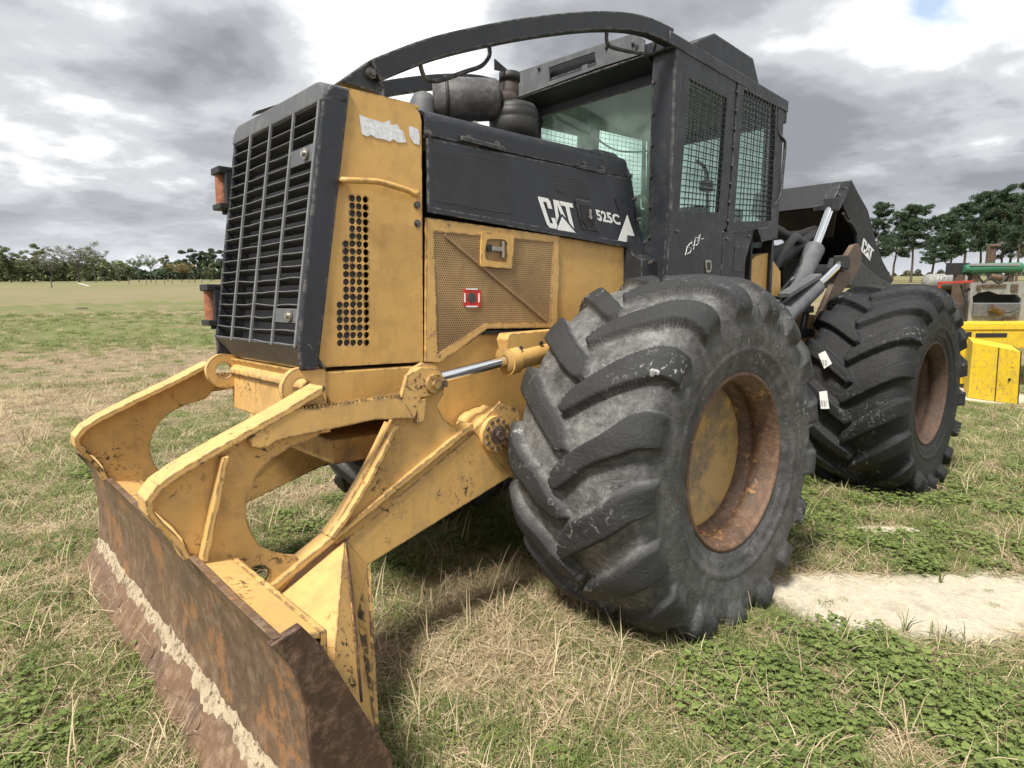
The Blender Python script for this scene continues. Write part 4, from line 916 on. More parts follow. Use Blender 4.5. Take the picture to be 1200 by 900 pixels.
# visor / light plate across the front of the roof
vz = onX(-.45, (602, 86), (736, 41), (755, 46), (755, 61), (746, 64), (700, 78), (642, 97), (630, 101), (604, 114))
cut = onX(-.45, (643, 78), (645, 77), (696, 60), (698, 61), (699, 77.5), (643.5, 96.3))
vz = [np.array((-.45, -2.16, 2.455)), np.array((-.45, -1.10, 2.395)), np.array((-.45, -.985, 2.365)), np.array((-.45, -.985, 2.27)), np.array((-.45, -2.16, 2.27))]
VP = onX(-.45, (602, 86), (736, 41), (755, 46), (755, 61), (604, 114))
vis = onX(-.45, (602, 86), (742, 39), (755, 46), (755, 62), (700, 79.5), (604, 115))
VS = MB().plate(vis, [onX(-.45, (643, 79), (697, 60.5), (698.5, 76.5), (643.5, 95.5))], (-.012, 0, 0)).build('roof_visor_plate', 'grey_worn', RF)
MB().prism(onX(-.50, (641, 80), (701, 59), (701, 78), (641, 97)), (-.02, 0, 0)).build('visor_recess', 'dark', VS)
for px in ((632, 81), (711, 56), (742, 52)): bolt(VS, U(*px, 0, -.449), (1, 0, 0), .008, 'dark')
p_ = U(746, 55, 0, -.448); MB().cyl(p_, p_+np.array((.004, 0, 0)), .014, n=14).build('visor_hole', 'dark', VS)
p_ = U(686, 80, 0, -.47); MB().box(p_, (.02, .05, .04)).build('visor_lamp', 'grey_worn', VS, .003)
MB().prism([(-.456, -.97, 2.262), (-.456, -2.20, 2.262), (-.66, -2.17, 2.205), (-.66, -.97, 2.205)], (0, 0, .012)).build('soffit', 'black', RF, .003)
MB().bb(-.66, -.63, -2.05, -.95, 2.155, 2.26).build('windshield_header', 'black', RF, .003)
MB().prism([(-.615, -1.03, 2.19), (-.615, -.955, 2.19), (-.615, -.955, 2.08)], (-.012, 0, 0)).build('windshield_corner', 'black', RF, .002)
# air conditioner box on the roof
acp = [np.array(v) for v in ((-.80, -1.0, 2.337), (-.93, -1.0, 2.49), (-1.66, -1.0, 2.545), (-1.86, -1.0, 2.47), (-1.90, -1.0, 2.337))]
acp = onY(-1.05, (806, 58), (813, 47.5), (838, 38.5), (884, 68), (889, 98), (880, 106))
acp = [np.array((-1.02, -1.05, 2.337))]+onY(-1.05, (811, 50), (838, 38.5), (883, 68), (888.5, 92))+[np.array((-2.08, -1.05, 2.337))]
AC = MB().prism(acp, (0, -.9, 0)).build('air_conditioner_box', 'black', RF, .010)
# windshield, cowl and interior
WS = MB().prism([(-.635, -2.03, 2.16), (-.635, -.965, 2.16), (-.635, -.965, 1.02), (-.635, -2.03, 1.02)], (-.008, 0, 0)).build('windshield', 'glass', SK)
hose = [U(a, b, 0, -.70) for a, b in ((677, 117), (690, 128), (690, 150), (703, 165), (722, 176), (745, 178), (765, 176))]
MB().tube(smooth_path(hose, 4), .007, 6).build('wiper_hose', 'rubber', SK)
q = MB(); cw = onX(-.52, (705, 181), (722, 180), (736, 192), (742, 207), (747, 240), (756, 280), (762, 300), (773, 306), (773, 330), (745, 330), (744, 285), (738, 215), (730, 195))
cw = [np.array((-.50, v[1], v[2])) for v in cw]
q.plate(cw, [], (.16, 0, 0)); CWL = q.build('hood_cowl', 'black', SK)
q = MB().plate([np.array((v[0], -3.0-v[1], v[2])) for v in cw], [], (.16, 0, 0)).build('hood_cowl', 'black', SK)
for px in ((739, 206), (744, 233), (749, 257), (756, 284), (762, 308)): bolt(CWL, U(*px, 0, -.338), (1, 0, 0), .009)
MB().bb(-.375, -.345, -1.97, -1.03, .60, 1.60).build('firewall', 'dark', SK)
MB().prism([(-.62, -.80, .80), (-2.0, -.90, .80), (-2.0, -2.10, .80), (-.62, -2.2, .80)], (0, 0, .06)).build('cab_floor', 'dark', SK)
MB().prism([(-1.70, -.89, .86), (-1.70, -2.11, .86), (-1.70, -2.11, 1.30), (-1.70, -.89, 1.30)], (-.02, 0, 0)).prism([(-1.70, -.89, 1.29), (-2.09, -.91, 1.29), (-2.09, -2.09, 1.29), (-1.70, -2.11, 1.29)], (0, 0, -.02)).build('seat_bulkhead', 'dark', SK)
q = MB().plate([np.array(v) for v in ((-2.08, -.92, .86), (-2.08, -2.08, .86), (-2.08, -2.08, 2.25), (-2.08, -.92, 2.25))], [[np.array(v) for v in ((-2.08, -1.0, 1.22), (-2.08, -2.0, 1.22), (-2.08, -2.0, 2.14), (-2.08, -1.0, 2.14))]], (-.03, 0, 0)).build('cab_rear_wall', 'black', SK)
MB().prism([(-2.09, -1.0, 1.22), (-2.09, -2.0, 1.22), (-2.09, -2.0, 2.14), (-2.09, -1.0, 2.14)], (-.006, 0, 0)).build('rear_pane', 'pane', SK)
ST = MB().bb(-1.75, -1.25, -1.72, -1.25, 1.12, 1.26).prism([(-1.68, -1.72, 1.20), (-1.74, -1.72, 1.46), (-1.86, -1.72, 1.46), (-1.82, -1.72, 1.20)], (0, .47, 0)).build('operator_seat', 'seat', SK, .04)
MB().bb(-1.87, -1.76, -1.62, -1.37, 1.44, 1.56).build('headrest', 'seat', ST, .03)
MB().lathe((-.98, -1.5, 1.42), (.5, 0, .85), [(0, .17), (.012, .185), (.024, .17), (.012, .155), (0, .17)], 28).tube([(-.80, -1.5, 1.0), (-.98, -1.5, 1.42)], .03, 10).build('steering_column', 'seat', SK)
MB().bb(-.95, -.66, -1.95, -1.15, .86, 1.22).build('dashboard', 'seat', SK, .03)
MB().tube(smooth_path([(-1.30, -1.02, 1.2), (-1.28, -1.02, 1.62), (-1.24, -1.02, 1.72), (-1.14, -1.02, 1.75)], 4), .012, 8).box((-1.27, -1.02, 1.60), (.09, .06, .07)).build('control_lever', 'seat', SK)
MP = U(751, 242, 0, -.72); MB().lathe(MP, (1, 0, 0), [(0, .001), (0, .062), (.012, .078), (.022, .074), (.024, .001)], 28).build('cab_fan', 'rubber', SK)
o = letters('fan_mark', 'L', ((750, 233), (754, 234), (755, 246), (751, 245)), -1, SK, mapf=lambda s_: U(s_[0], s_[1], 0, -.690))
# ---- rear frame, boom and grapple
FB = MB().prism([U(a, b, 1, -.95) for a, b in ((868, 318), (886, 300), (900, 296), (915, 318), (915, 348), (872, 345))], (0, -.10, 0)).build('fender_box', 'yellow', SK, .006)
MB().prism([(-1.55, -1.05, .3), (-1.55, -1.95, .3), (-2.3, -1.8, .25), (-2.3, -1.2, .25)], (0, 0, .55)).build('hitch_frame', 'yellow_dirty', SK, .02)
MB().prism([(-2.3, -1.12, -.15), (-4.35, -1.12, -.1), (-4.35, -1.12, .62), (-3.0, -1.12, .70), (-2.3, -1.12, .42)], (0, -.76, 0)).build('rear_frame', 'yellow_dirty', SK, .01)
MB().prism([U(a, b, 1, -.98) for a, b in ((918, 440), (930, 400), (948, 396), (952, 405), (935, 430), (934, 448))], (0, -.04, 0)).build('rear_frame_bracket', 'yellow_dirty', SK, .005)
MB().bb(-2.75, -3.3, -1.8, -1.2, .60, .98).cyl((-3.0, -1.85, 1.05), (-3.0, -1.15, 1.05), .24, n=24).build('winch', 'dark', SK, .01)
# crowd of pipes and valves behind the cab
random.seed(5)
hm = [((-2.25, -1.05, .95), (-2.6, -1.0, 1.32), (-3.1, -1.15, 1.35), (-3.5, -1.2, 1.45)), ((-2.3, -1.3, 1.0), (-2.6, -1.25, 1.42), (-3.2, -1.3, 1.40), (-3.7, -1.3, 1.5)),
      ((-2.2, -1.6, 1.0), (-2.7, -1.55, 1.40), (-3.3, -1.5, 1.30), (-3.8, -1.4, 1.42)), ((-2.4, -1.0, .75), (-2.7, -.98, .90), (-2.9, -1.05, 1.18), (-3.3, -1.1, 1.25)),
      ((-2.35, -1.15, .7), (-2.8, -1.0, .78), (-3.1, -1.0, 1.0), (-3.2, -1.2, 1.3)), ((-2.3, -1.8, 1.1), (-2.8, -1.8, 1.5), (-3.4, -1.7, 1.45), (-3.9, -1.5, 1.5))]
for k, h_ in enumerate(hm): MB().tube(smooth_path(h_, 6), (.035, .05, .045, .02, .02, .04)[k], 10).build('hydraulic_hose', 'rubber', SK)
for k in range(9):
    a = np.array((-2.35-.09*k, -1.02-.02*(k % 3), .55+.03*(k % 2))); MB().tube([a, a+np.array((-.10, .0, .32)), a+np.array((-.25, .02, .42))], .013, 6).build('hydraulic_line', 'steel' if k % 2 else 'rubber', SK)
MB().bb(-2.5, -3.1, -1.12, -.98, .48, .56).bb(-2.5, -3.05, -1.12, -.98, .70, .76).build('valve_rack', 'dark', SK, .005)
MB().cyl((-2.5, -1.2, 1.12), (-3.2, -1.2, 1.3), .10, n=20).build('hydraulic_tank', 'dark', SK, .01)
def ram(y, a, b, c, r_b, r_r, mir=True):
    A_, B_, C_ = U(*a, 1, y), U(*b, 1, y), U(*c, 1, y)
    for fn in ((lambda q: q, lambda q: q.mirror()) if mir else (lambda q: q,)):
        fn(MB().cyl(B_, C_, r_b, n=22)).build('boom_cylinder', 'grey_worn', SK, .006)
        fn(MB().cyl(A_, B_, r_r, n=18)).build('boom_cylinder_rod', 'chrome', SK)
        d_ = (A_-B_)/np.linalg.norm(A_-B_); fn(MB().box(A_+d_*.03, (.12, .10, .12))).build('rod_clevis', 'dark', SK, .01)
ram(-1.02, (973, 243), (955, 291), (925, 352), .085, .035)
ram(-.86, (984, 309), (956, 336), (905, 386), .075, .033)
p0, p1 = U(956, 333, 1, -.86), U(918, 358, 1, -.86); MB().sweep([p0+np.array((0, 0, .07)), p1+np.array((0, 0, .08))], .05, .02, (0, 1, 0)).build('cylinder_guard', 'grey_worn', SK, .006)
# boom arm plate
q = MB().prism(smooth_path([U(a, b, 1, -1.0) for a, b in ((1001, 287), (1009, 290), (1009, 310), (1001, 325), (985, 345), (972, 372), (962, 384), (958, 378), (972, 345), (985, 315))], 2, True), (0, -.05, 0)); q.build('boom_arm', 'arm_brown', SK, .004)
q = MB().prism(smooth_path([U(a, b, 1, -1.0) for a, b in ((1001, 287), (1009, 290), (1009, 310), (1001, 325), (985, 345), (972, 372), (962, 384), (958, 378), (972, 345), (985, 315))], 2, True), (0, -.05, 0)).mirror(); q.build('boom_arm', 'arm_brown', SK, .004)
MB().prism([U(a, b, 1, -.96) for a, b in ((982, 302), (996, 302), (997, 314), (990, 318), (978, 314))], (0, -.08, 0)).build('rod_bracket', 'dark', SK, .005)
# grapple housing: black steel shell, open toward the cab
yN, yF = -1.12, -1.86
side = [U(a, b, 1, yN) for a, b in ((985, 213), (997, 212), (1004, 226), (1016, 247), (1020, 262), (1026, 287), (1034, 308), (1046, 330), (1040, 337), (1032, 336), (1012, 318), (1006, 300), (1004, 275), (993, 252), (988, 241))]
GP = MB().plate(side, [], (0, -.03, 0)).build('grapple_housing', 'deepblack', SK)
sideL = [np.array((v[0], yF, v[2])) for v in side]; MB().plate(sideL, [], (0, -.03, 0)).build('housing_far_side', 'black', GP)
fp = [side[0], np.array((side[0][0]+.10, yN, side[14][2]-.02)), np.array((side[0][0]+.10, yF-.12, side[14][2]-.02)), np.array((side[0][0], yF-.12, side[0][2]))]
MB().prism(fp, (.02, 0, .0)).build('housing_front_panel', 'deepblack', GP, .004)
tops = [side[1], side[2], side[3], side[4], side[5], side[6], side[7]]
q = MB(); 
for a, b in zip(tops[:-1], tops[1:]): q.prism([a, b, np.array((b[0], yF-.03, b[2])), np.array((a[0], yF-.03, a[2]))], (-.02, 0, .01))
q.build('housing_back', 'deepblack', GP)
q = MB().prism([fp[1]+np.array((-.05, 0, 0)), fp[2]+np.array((-.05, 0, 0)), np.array((side[0][0]-.25, yF+.1, side[14][2]-.28)), np.array((side[0][0]-.25, yN-.15, side[14][2]-.28))], (-.02, 0, 0)); q.build('housing_throat', 'dark', GP)
lower = [U(a, b, 1, yN+.01) for a, b in ((1010, 308), (1030, 325), (1044, 333), (1036, 337), (1000, 337), (996, 334))]
MB().prism(lower, (0, -.74, 0)).build('grapple_tong', 'black', GP, .004)
q = MB().prism([U(a, b, 1, yN+.03) for a, b in ((986, 213), (997, 212), (993, 228), (984, 246), (966, 246), (966, 240), (976, 238))], (0, -.10, 0)); q.build('cylinder_lug', 'black', GP, .004)
bolt(GP, U(984, 229, 1, yN+.045), (0, 1, 0), .012); bolt(GP, U(991, 221, 1, yN+.045), (0, 1, 0), .010)
MB().tube(smooth_path([U(a, b, 1, yN+.03) for a, b in ((988, 250), (992, 258), (998, 262), (1004, 274))], 4), .012, 8).build('grapple_hose', 'rubber', GP)
def map_gr(a, b):
    TL, TR_, BR, BL_ = [np.array(k, float) for k in ((1012, 279), (1024, 293), (1021, 307), (1009, 294))]
    px = (TL*(1-a)+TR_*a)*b+(BL_*(1-a)+BR*a)*(1-b); return U(px[0], px[1], 1, yN+.002)
logo(GP, map_gr)
# labels stuck on the new tyre's lugs
for a, quad in enumerate((((959, 415), (967, 411), (975, 426), (966, 432)), ((960, 459), (969, 458), (972, 479), (962, 479)))):
    pts = [U(px[0], px[1], 0, -2.485+.0*a) for px in quad]
    PL = MB().prism(pts, (.002, 0, 0)).build('tyre_label', 'labelw', SK)
    q = MB()
    c = sum(pts)/4
    for k in range(5): q.box(c+np.array((.0035, -.03+.012*k, -.03)), (.001, .004, .05))
    q.build('label_print', 'decal_black', PL)

# ------------------------------------------------------------------ the field
FWD = np.array([fw[0], fw[1]]); FWD /= np.linalg.norm(FWD); RGT = np.array([FWD[1], -FWD[0]])
def fbm(x, y, s, o, seed=0.):
    v = 0; a = 1; t = 0
    for k in range(o): v += a*noise.noise((x*s, y*s, seed+k*7.3)); t += a; a *= .5; s *= 2.05
    return v/t
SAND = [(1075, 705, .95, .42, -.1), (1185, 700, .7, .40, .1), (975, 690, .30, .22, 0)]
SP3 = [(gw(a, b), rx, ry, ro) for a, b, rx, ry, ro in SAND]
SP3b = [(gw(1035, 622), .28, .12), (gw(1150, 463), .8, .9), (gw(250, 520), .12, .5), (gw(640, 780), .05, .05)]
def sandm(x, y):
    v = -9
    for c, rx, ry, ro in SP3:
        d = np.array((x-c[0], y-c[1])); a = d@RGT; b = d@FWD
        v = max(v, 1-math.hypot(a/rx, b/ry)+ro*0)
    for c, rx, ry in SP3b:
        d = np.array((x-c[0], y-c[1])); v = max(v, 1-math.hypot((d@RGT)/rx, (d@FWD)/ry))
    return v+.45*fbm(x, y, 2.6, 4, 3.)
GREEN = [(1000, 850, .55, .5), (850, 790, .4, .5), (760, 740, .3, .3), (1150, 830, .6, .5), (560, 640, .7, .35), (640, 860, .25, .25), (520, 590, .7, .45), (430, 600, .45, .3), (1150, 560, 1.7, .7), (960, 620, .5, .4), (1000, 590, .7, .2), (60, 860, .25, .5), (70, 790, .2, .35), (20, 730, .25, .3),
         (250, 500, .9, .5), (230, 400, 1.6, .5), (300, 520, .8, .4), (90, 560, .7, .3), (100, 345, 30, .25), (120, 385, 7, .38), (30, 405, 3, .3), (1100, 600, 1.3, .3), (1000, 600, 1., .3), (1000, 800, .5, .2), (500, 830, .15, .4), (450, 700, .2, .3), (1120, 490, 3, .9), (1050, 560, .9, .4), (1180, 620, .8, .35), (330, 470, 1.0, .5), (60, 350, 30, .5), (170, 560, .35, .4), (350, 640, .5, .35)]
STRAW = [(600, 700, .5, .6), (760, 800, .2, .3), (130, 420, 3, .5), (60, 480, 2.5, .45), (200, 820, .3, .5), (470, 650, .3, .2), (150, 720, .35, .35), (1050, 620, .35, .5), (640, 800, .3, .35), (1050, 880, .2, .3), (560, 760, .3, .4), (860, 870, .2, .2), (40, 620, .5, .3)]
GB = [(gw(a, b), r, k) for a, b, r, k in GREEN]; SB = [(gw(a, b), r, k) for a, b, r, k in STRAW]
def greenm(x, y):
    g = .47+1.05*fbm(x, y, 1.1, 4, 1.)+.45*fbm(x, y, .16, 3, 5.)
    for c, r, k in GB:
        q = ((x-c[0])**2+(y-c[1])**2)/(r*r); g += k*math.exp(-q) if q < 9 else 0
    for c, r, k in SB:
        q = ((x-c[0])**2+(y-c[1])**2)/(r*r); g -= k*math.exp(-q) if q < 9 else 0
    return g
def hgt(x, y):
    d = math.hypot(x-CW[0], y-CW[1]); return terr(x, y)+.018*fbm(x, y, 1.3, 3, 8.)+.02*fbm(x, y, .3, 2, 2.)
def ground_mat():
    t = NT('field_soil_and_thatch'); a = t.n.new('ShaderNodeAttribute'); a.attribute_name = 'green'; b = t.n.new('ShaderNodeAttribute'); b.attribute_name = 'sandy'
    n1 = t.noise(1.3, 8, .7); n2 = t.noise(26, 6, .75); n3 = t.noise(.22, 8, .65, off=(4, 4, 0)); n4 = t.noise(160, 3, .7)
    n5 = t.noise(.05, 6, .6, off=(9, 1, 0))
    straw = t.mix(t.rng(n2, .3, .72), (.15, .11, .072), (.36, .285, .185)); green = t.mix(t.rng(n2, .3, .7), (.08, .092, .034), (.21, .225, .09))
    g = t.math('ADD', a.outputs['Fac'], t.math('MULTIPLY', t.math('SUBTRACT', n1, .5), .7)); g = t.math('ADD', g, t.math('MULTIPLY', t.math('SUBTRACT', n3, .5), .9)); g = t.math('ADD', g, t.math('MULTIPLY', t.math('SUBTRACT', n5, .5), .6))
    c = t.mix(t.rng(g, .25, .85), straw, green)
    sand = t.mix(t.rng(n2, .35, .7), (.54, .475, .365), (.72, .65, .52)); sand = t.mix(t.math('MULTIPLY', t.rng(t.noise(7, 6, .7, .6), .52, .7), .6), sand, (.34, .29, .22))
    c = t.mix(t.rng(t.math('ADD', b.outputs['Fac'], t.math('MULTIPLY', t.math('SUBTRACT', n2, .5), .5)), .0, .22), c, sand)
    h = t.math('ADD', n2, t.math('MULTIPLY', n4, .5))
    return t.fin(c, .95, 0, t.bump(h, .7, .03), **{'Specular_IOR_Level': .15})
def build_ground():
    # polar sheet centred under the camera: fine near, coarse to the horizon
    rr = [0.]+list(np.geomspace(.9, 60, 130))+list(np.geomspace(64, 3500, 26)); na = 260; vs = [(CW[0], CW[1], 0)]; gr = []; sn = []
    base = math.atan2(FWD[1], FWD[0]); ang = []
    k = 0
    fine = np.linspace(-math.radians(50), math.radians(50), 200); coarse = np.linspace(math.radians(50), math.radians(310), na-200+2)[1:-1]
    ang = np.r_[fine, coarse]+base; na = len(ang)
    for r in rr[1:]:
        for a in ang:
            x = CW[0]+r*math.cos(a); y = CW[1]+r*math.sin(a); vs.append((x, y, hgt(x, y) if r < 60 else terr(x, y)))
    fs = [(0, 1+i, 1+(i+1) % na) for i in range(na)]; n = len(rr)-1
    for j in range(n-1):
        for i in range(na): fs.append((1+j*na+i, 1+(j+1)*na+i, 1+(j+1)*na+(i+1) % na, 1+j*na+(i+1) % na))
    me = bpy.data.meshes.new('ground'); me.from_pydata(vs, [], fs); me.materials.append(ground_mat())
    for q in (('green', greenm), ('sandy', sandm)):
        at = me.attributes.new(q[0], 'FLOAT', 'POINT'); at.data.foreach_set('value', [q[1](v[0], v[1]) if (v[0]-CW[0])**2+(v[1]-CW[1])**2 < 3600 else (min(.75, max(.38, .58+.5*fbm(v[0], v[1], .02, 3, 5.))) if q[0] == 'green' else -5) for v in vs])
    me.polygons.foreach_set('use_smooth', [True]*len(fs))
    o = bpy.data.objects.new('ground', me); COL.objects.link(o); tag(o, 'wide level pasture of dry and green grass', kind='structure'); return o
build_ground()

# grass, straw and clover: little tufts scattered over the field
def leafmat(name, c1, c2, rough=.7, tr=.25):
    t = NT(name); oi = t.n.new('ShaderNodeObjectInfo'); at = t.n.new('ShaderNodeAttribute'); at.attribute_name = 'tone'
    f = t.math('ADD', t.math('MULTIPLY', oi.outputs['Random'], .55), t.math('MULTIPLY', at.outputs['Fac'], .45)); t.fin(t.mix(f, c1, c2), rough, **{'Specular_IOR_Level': .25})
    tl = t.n.new('ShaderNodeBsdfTranslucent'); t.set(tl.inputs[0], t.mix(f, c1, c2)); mx = t.n.new('ShaderNodeMixShader'); mx.inputs[0].default_value = tr
    t.l.new(t.b.outputs[0], mx.inputs[1]); t.l.new(tl.outputs[0], mx.inputs[2]); t.l.new(mx.outputs[0], t.n['Material Output'].inputs[0]); return t.m
M['straw'] = leafmat('dead_grass_blades', (.25, .18, .10), (.72, .60, .40))
M['blade_green'] = leafmat('green_grass_blades', (.09, .125, .034), (.28, .325, .11))
M['clover'] = leafmat('clover_leaves', (.085, .125, .035), (.23, .29, .085))
def tuft(name, n, L, W, lean, rad, mat, seed, segs=3, curl=1.0):
    r = random.Random(seed); vs = []; fs = []; tn = []
    for k in range(n):
        a = r.uniform(0, 2*PI); ro = rad*math.sqrt(r.random()); b = r.uniform(0, 2*PI); p = np.array((ro*math.cos(a), ro*math.sin(a), -.004))
        ln = L*r.uniform(.45, 1.15); le = min(1.5, max(.05, r.gauss(lean, .28))); d = np.array((math.cos(b)*math.sin(le), math.sin(b)*math.sin(le), math.cos(le))); w = W*r.uniform(.6, 1.3); sd = np.array((-math.sin(b+r.uniform(-.6, .6)), math.cos(b), r.uniform(-.3, .3))); t0 = r.random(); base = len(vs)
        for i in range(segs+1):
            t = i/segs; ww = w*(1-.85*t*t); vs += [tuple(p-sd*ww/2), tuple(p+sd*ww/2)]; tn += [t0, t0]
            d = d+np.array((r.uniform(-.16, .16), r.uniform(-.16, .16), -.30*curl*t*(1+le))); d /= np.linalg.norm(d); p = p+d*ln/segs
            if p[2] < .003: p[2] = .003+.01*r.random()
        for i in range(segs): fs.append((base+2*i, base+2*i+1, base+2*i+3, base+2*i+2))
    me = bpy.data.meshes.new(name); me.from_pydata(vs, [], fs); me.materials.append(M[mat]); at = me.attributes.new('tone', 'FLOAT', 'POINT'); at.data.foreach_set('value', tn); return me
def clover(name, n, R, seed):
    r = random.Random(seed); vs = []; fs = []; tn = []
    for k in range(n):
        a = r.uniform(0, 2*PI); ro = R*math.sqrt(r.random()); h = r.uniform(.006, .050); c = np.array((ro*math.cos(a), ro*math.sin(a), h)); t0 = r.random(); s = r.uniform(.0035, .0085)
        tilt = np.array((r.uniform(-.4, .4), r.uniform(-.4, .4)))
        for q in range(3):
            b = r.uniform(0, .4)+q*2*PI/3; base = len(vs); cc = c+np.array((math.cos(b), math.sin(b), 0))*s*.95
            for j in range(6):
                g = b+2*PI*j/6; x, y = s*math.cos(g), s*math.sin(g)*.85; vs.append((cc[0]+x, cc[1]+y, cc[2]+x*tilt[0]+y*tilt[1]+.25*s*(j in (0, 3)))); tn.append(t0)
            fs.append(tuple(range(base, base+6)))
    me = bpy.data.meshes.new(name); me.from_pydata(vs, [], fs); me.materials.append(M['clover']); at = me.attributes.new('tone', 'FLOAT', 'POINT'); at.data.foreach_set('value', tn); return me
KIND = {'straw': [tuft('s%d' % i, 46, .130, .0034, 1.42, .09, 'straw', i, 4, .7) for i in range(4)]+[tuft('sl', 26, .16, .0034, .9, .06, 'straw', 44, 4, 1.3), tuft('sm', 40, .21, .0038, 1.5, .11, 'straw', 45, 4, .5)],
        'green': [tuft('g%d' % i, 42, .070, .0036, .70, .075, 'blade_green', 20+i, 3, 1.2) for i in range(3)],
        'clover': [clover('c%d' % i, 44, .085, 60+i) for i in range(3)]}
def scatter():
    pts = {k: [] for k in KIND}; R = random.Random(11)
    def inwheel(p):
        v = M3.T@p+G0
        for cx, cy in ((0, -.36), (-3.43, -.47), (0, -2.64), (-3.43, -2.5)):
            if abs(v[0]-cx) < .20 and abs(v[1]-cy) < .36: return True
        return False
    bands = ((.5, 3.2, 520), (3.2, 5.5, 330), (5.5, 9, 150), (9, 15, 46), (15, 26, 15), (26, 45, 4.5))
    for r0, r1, dens in bands:
        half = math.radians(62); n = int(dens*half*(r1*r1-r0*r0))
        base = math.atan2(FWD[1], FWD[0])
        for _ in range(n):
            r = math.sqrt(R.uniform(r0*r0, r1*r1)); a = base+R.uniform(-half, half); x = CW[0]+r*math.cos(a); y = CW[1]+r*math.sin(a)
            s = sandm(x, y)
            if s > .02 and R.random() > .07: continue
            if s > -.25 and R.random() < .4: continue
            if inwheel(np.array((x, y, terr(x, y)))): continue
            g = greenm(x, y)+R.gauss(0, .17); sc = R.uniform(.55, 1.3)*(1+.04*r)*(.5 if s > .02 else 1.)
            u_ = R.random()
            if g > .74 and r < 8 and fbm(x, y, 1.7, 2, 22.) > -.05: k = 'clover' if u_ < .36 else ('green' if u_ < .76 else 'straw')
            elif g > .37: k = 'green' if u_ < .68 else 'straw'
            else: k = 'straw' if u_ < .90 else 'green'
            if k == 'straw' and r > 15: sc *= .7
            pts[k].append((x, y, hgt(x, y), sc, R.uniform(0, 6.28), R.randrange(99)))
    lab = {'straw': ('dead_grass', 'matted straw coloured dead grass over the field'), 'green': ('green_grass', 'short green grass between the dead grass'), 'clover': ('clover_patches', 'low bright green clover and weeds in the grass')}
    for k, meshes in KIND.items():
        P = np.array(pts[k]); me = bpy.data.meshes.new(lab[k][0]); me.vertices.add(len(P)); me.vertices.foreach_set('co', P[:, :3].ravel())
        for nm, col, ty in (('sc', 3, 'FLOAT'), ('rz', 4, 'FLOAT'), ('ix', 5, 'INT')):
            at = me.attributes.new(nm, ty, 'POINT'); at.data.foreach_set('value', P[:, col].astype(np.int32 if ty == 'INT' else np.float32)); 
        o = bpy.data.objects.new(lab[k][0], me); COL.objects.link(o); tag(o, lab[k][1], 'grass' if k != 'clover' else 'clover', kind='stuff')
        ng = bpy.data.node_groups.new(lab[k][0], 'GeometryNodeTree'); ng.interface.new_socket('Geometry', in_out='INPUT', socket_type='NodeSocketGeometry'); ng.interface.new_socket('Geometry', in_out='OUTPUT', socket_type='NodeSocketGeometry')
        N = ng.nodes; L = ng.links; gi = N.new('NodeGroupInput'); go = N.new('NodeGroupOutput'); ip = N.new('GeometryNodeInstanceOnPoints'); g2 = N.new('GeometryNodeGeometryToInstance')
        for j, m_ in reversed(list(enumerate(meshes))):
            so = bpy.data.objects.new('tuft', m_); oi = N.new('GeometryNodeObjectInfo'); oi.inputs[0].default_value = so; L.new(oi.outputs['Geometry'], g2.inputs[0])
        def attr(nm, ty):
            a = N.new('GeometryNodeInputNamedAttribute'); a.data_type = ty; a.inputs[0].default_value = nm; return a.outputs['Attribute']
        L.new(gi.outputs[0], ip.inputs['Points']); L.new(g2.outputs[0], ip.inputs['Instance']); ip.inputs['Pick Instance'].default_value = True; L.new(attr('ix', 'INT'), ip.inputs['Instance Index'])
        cx = N.new('ShaderNodeCombineXYZ'); L.new(attr('rz', 'FLOAT'), cx.inputs[2]); er = N.new('FunctionNodeEulerToRotation'); L.new(cx.outputs[0], er.inputs[0]); L.new(er.outputs[0], ip.inputs['Rotation'])
        L.new(attr('sc', 'FLOAT'), ip.inputs['Scale']); L.new(ip.outputs[0], go.inputs[0]); md = o.modifiers.new('scatter', 'NODES'); md.node_group = ng
        print('scatter', k, len(P))
scatter()

# ------------------------------------------------------------------ trees
M['bark'] = m_simple('grey_bark', (.085, .072, .06), .9, bump=.6, var=.4, scale=6)
M['pbark'] = m_simple('pine_bark', (.11, .075, .055), .9, bump=.6, var=.4, scale=6)
def fol(name, a, b):
    t = NT(name); n1 = t.noise(.8, 4, .6); at = t.n.new('ShaderNodeAttribute'); at.attribute_name = 'tone'
    c = t.mix(t.math('ADD', t.math('MULTIPLY', at.outputs['Fac'], .6), t.math('MULTIPLY', n1, .4)), a, b); return t.fin(c, .75, **{'Specular_IOR_Level': .15})
M['needle'] = fol('pine_needles', (.028, .05, .028), (.075, .11, .06))
M['leaf_olive'] = fol('spring_leaves_olive', (.085, .105, .05), (.20, .23, .115))  # this and the leaf colours below are lightened in place of distance haze
M['leaf_dark'] = fol('dark_evergreen_leaves', (.045, .068, .042), (.10, .135, .08))
M['leaf_grey'] = fol('budding_grey_twigs', (.095, .10, .072), (.20, .205, .15))
M['leaf_gold'] = fol('golden_spring_leaves', (.20, .17, .07), (.33, .28, .13))
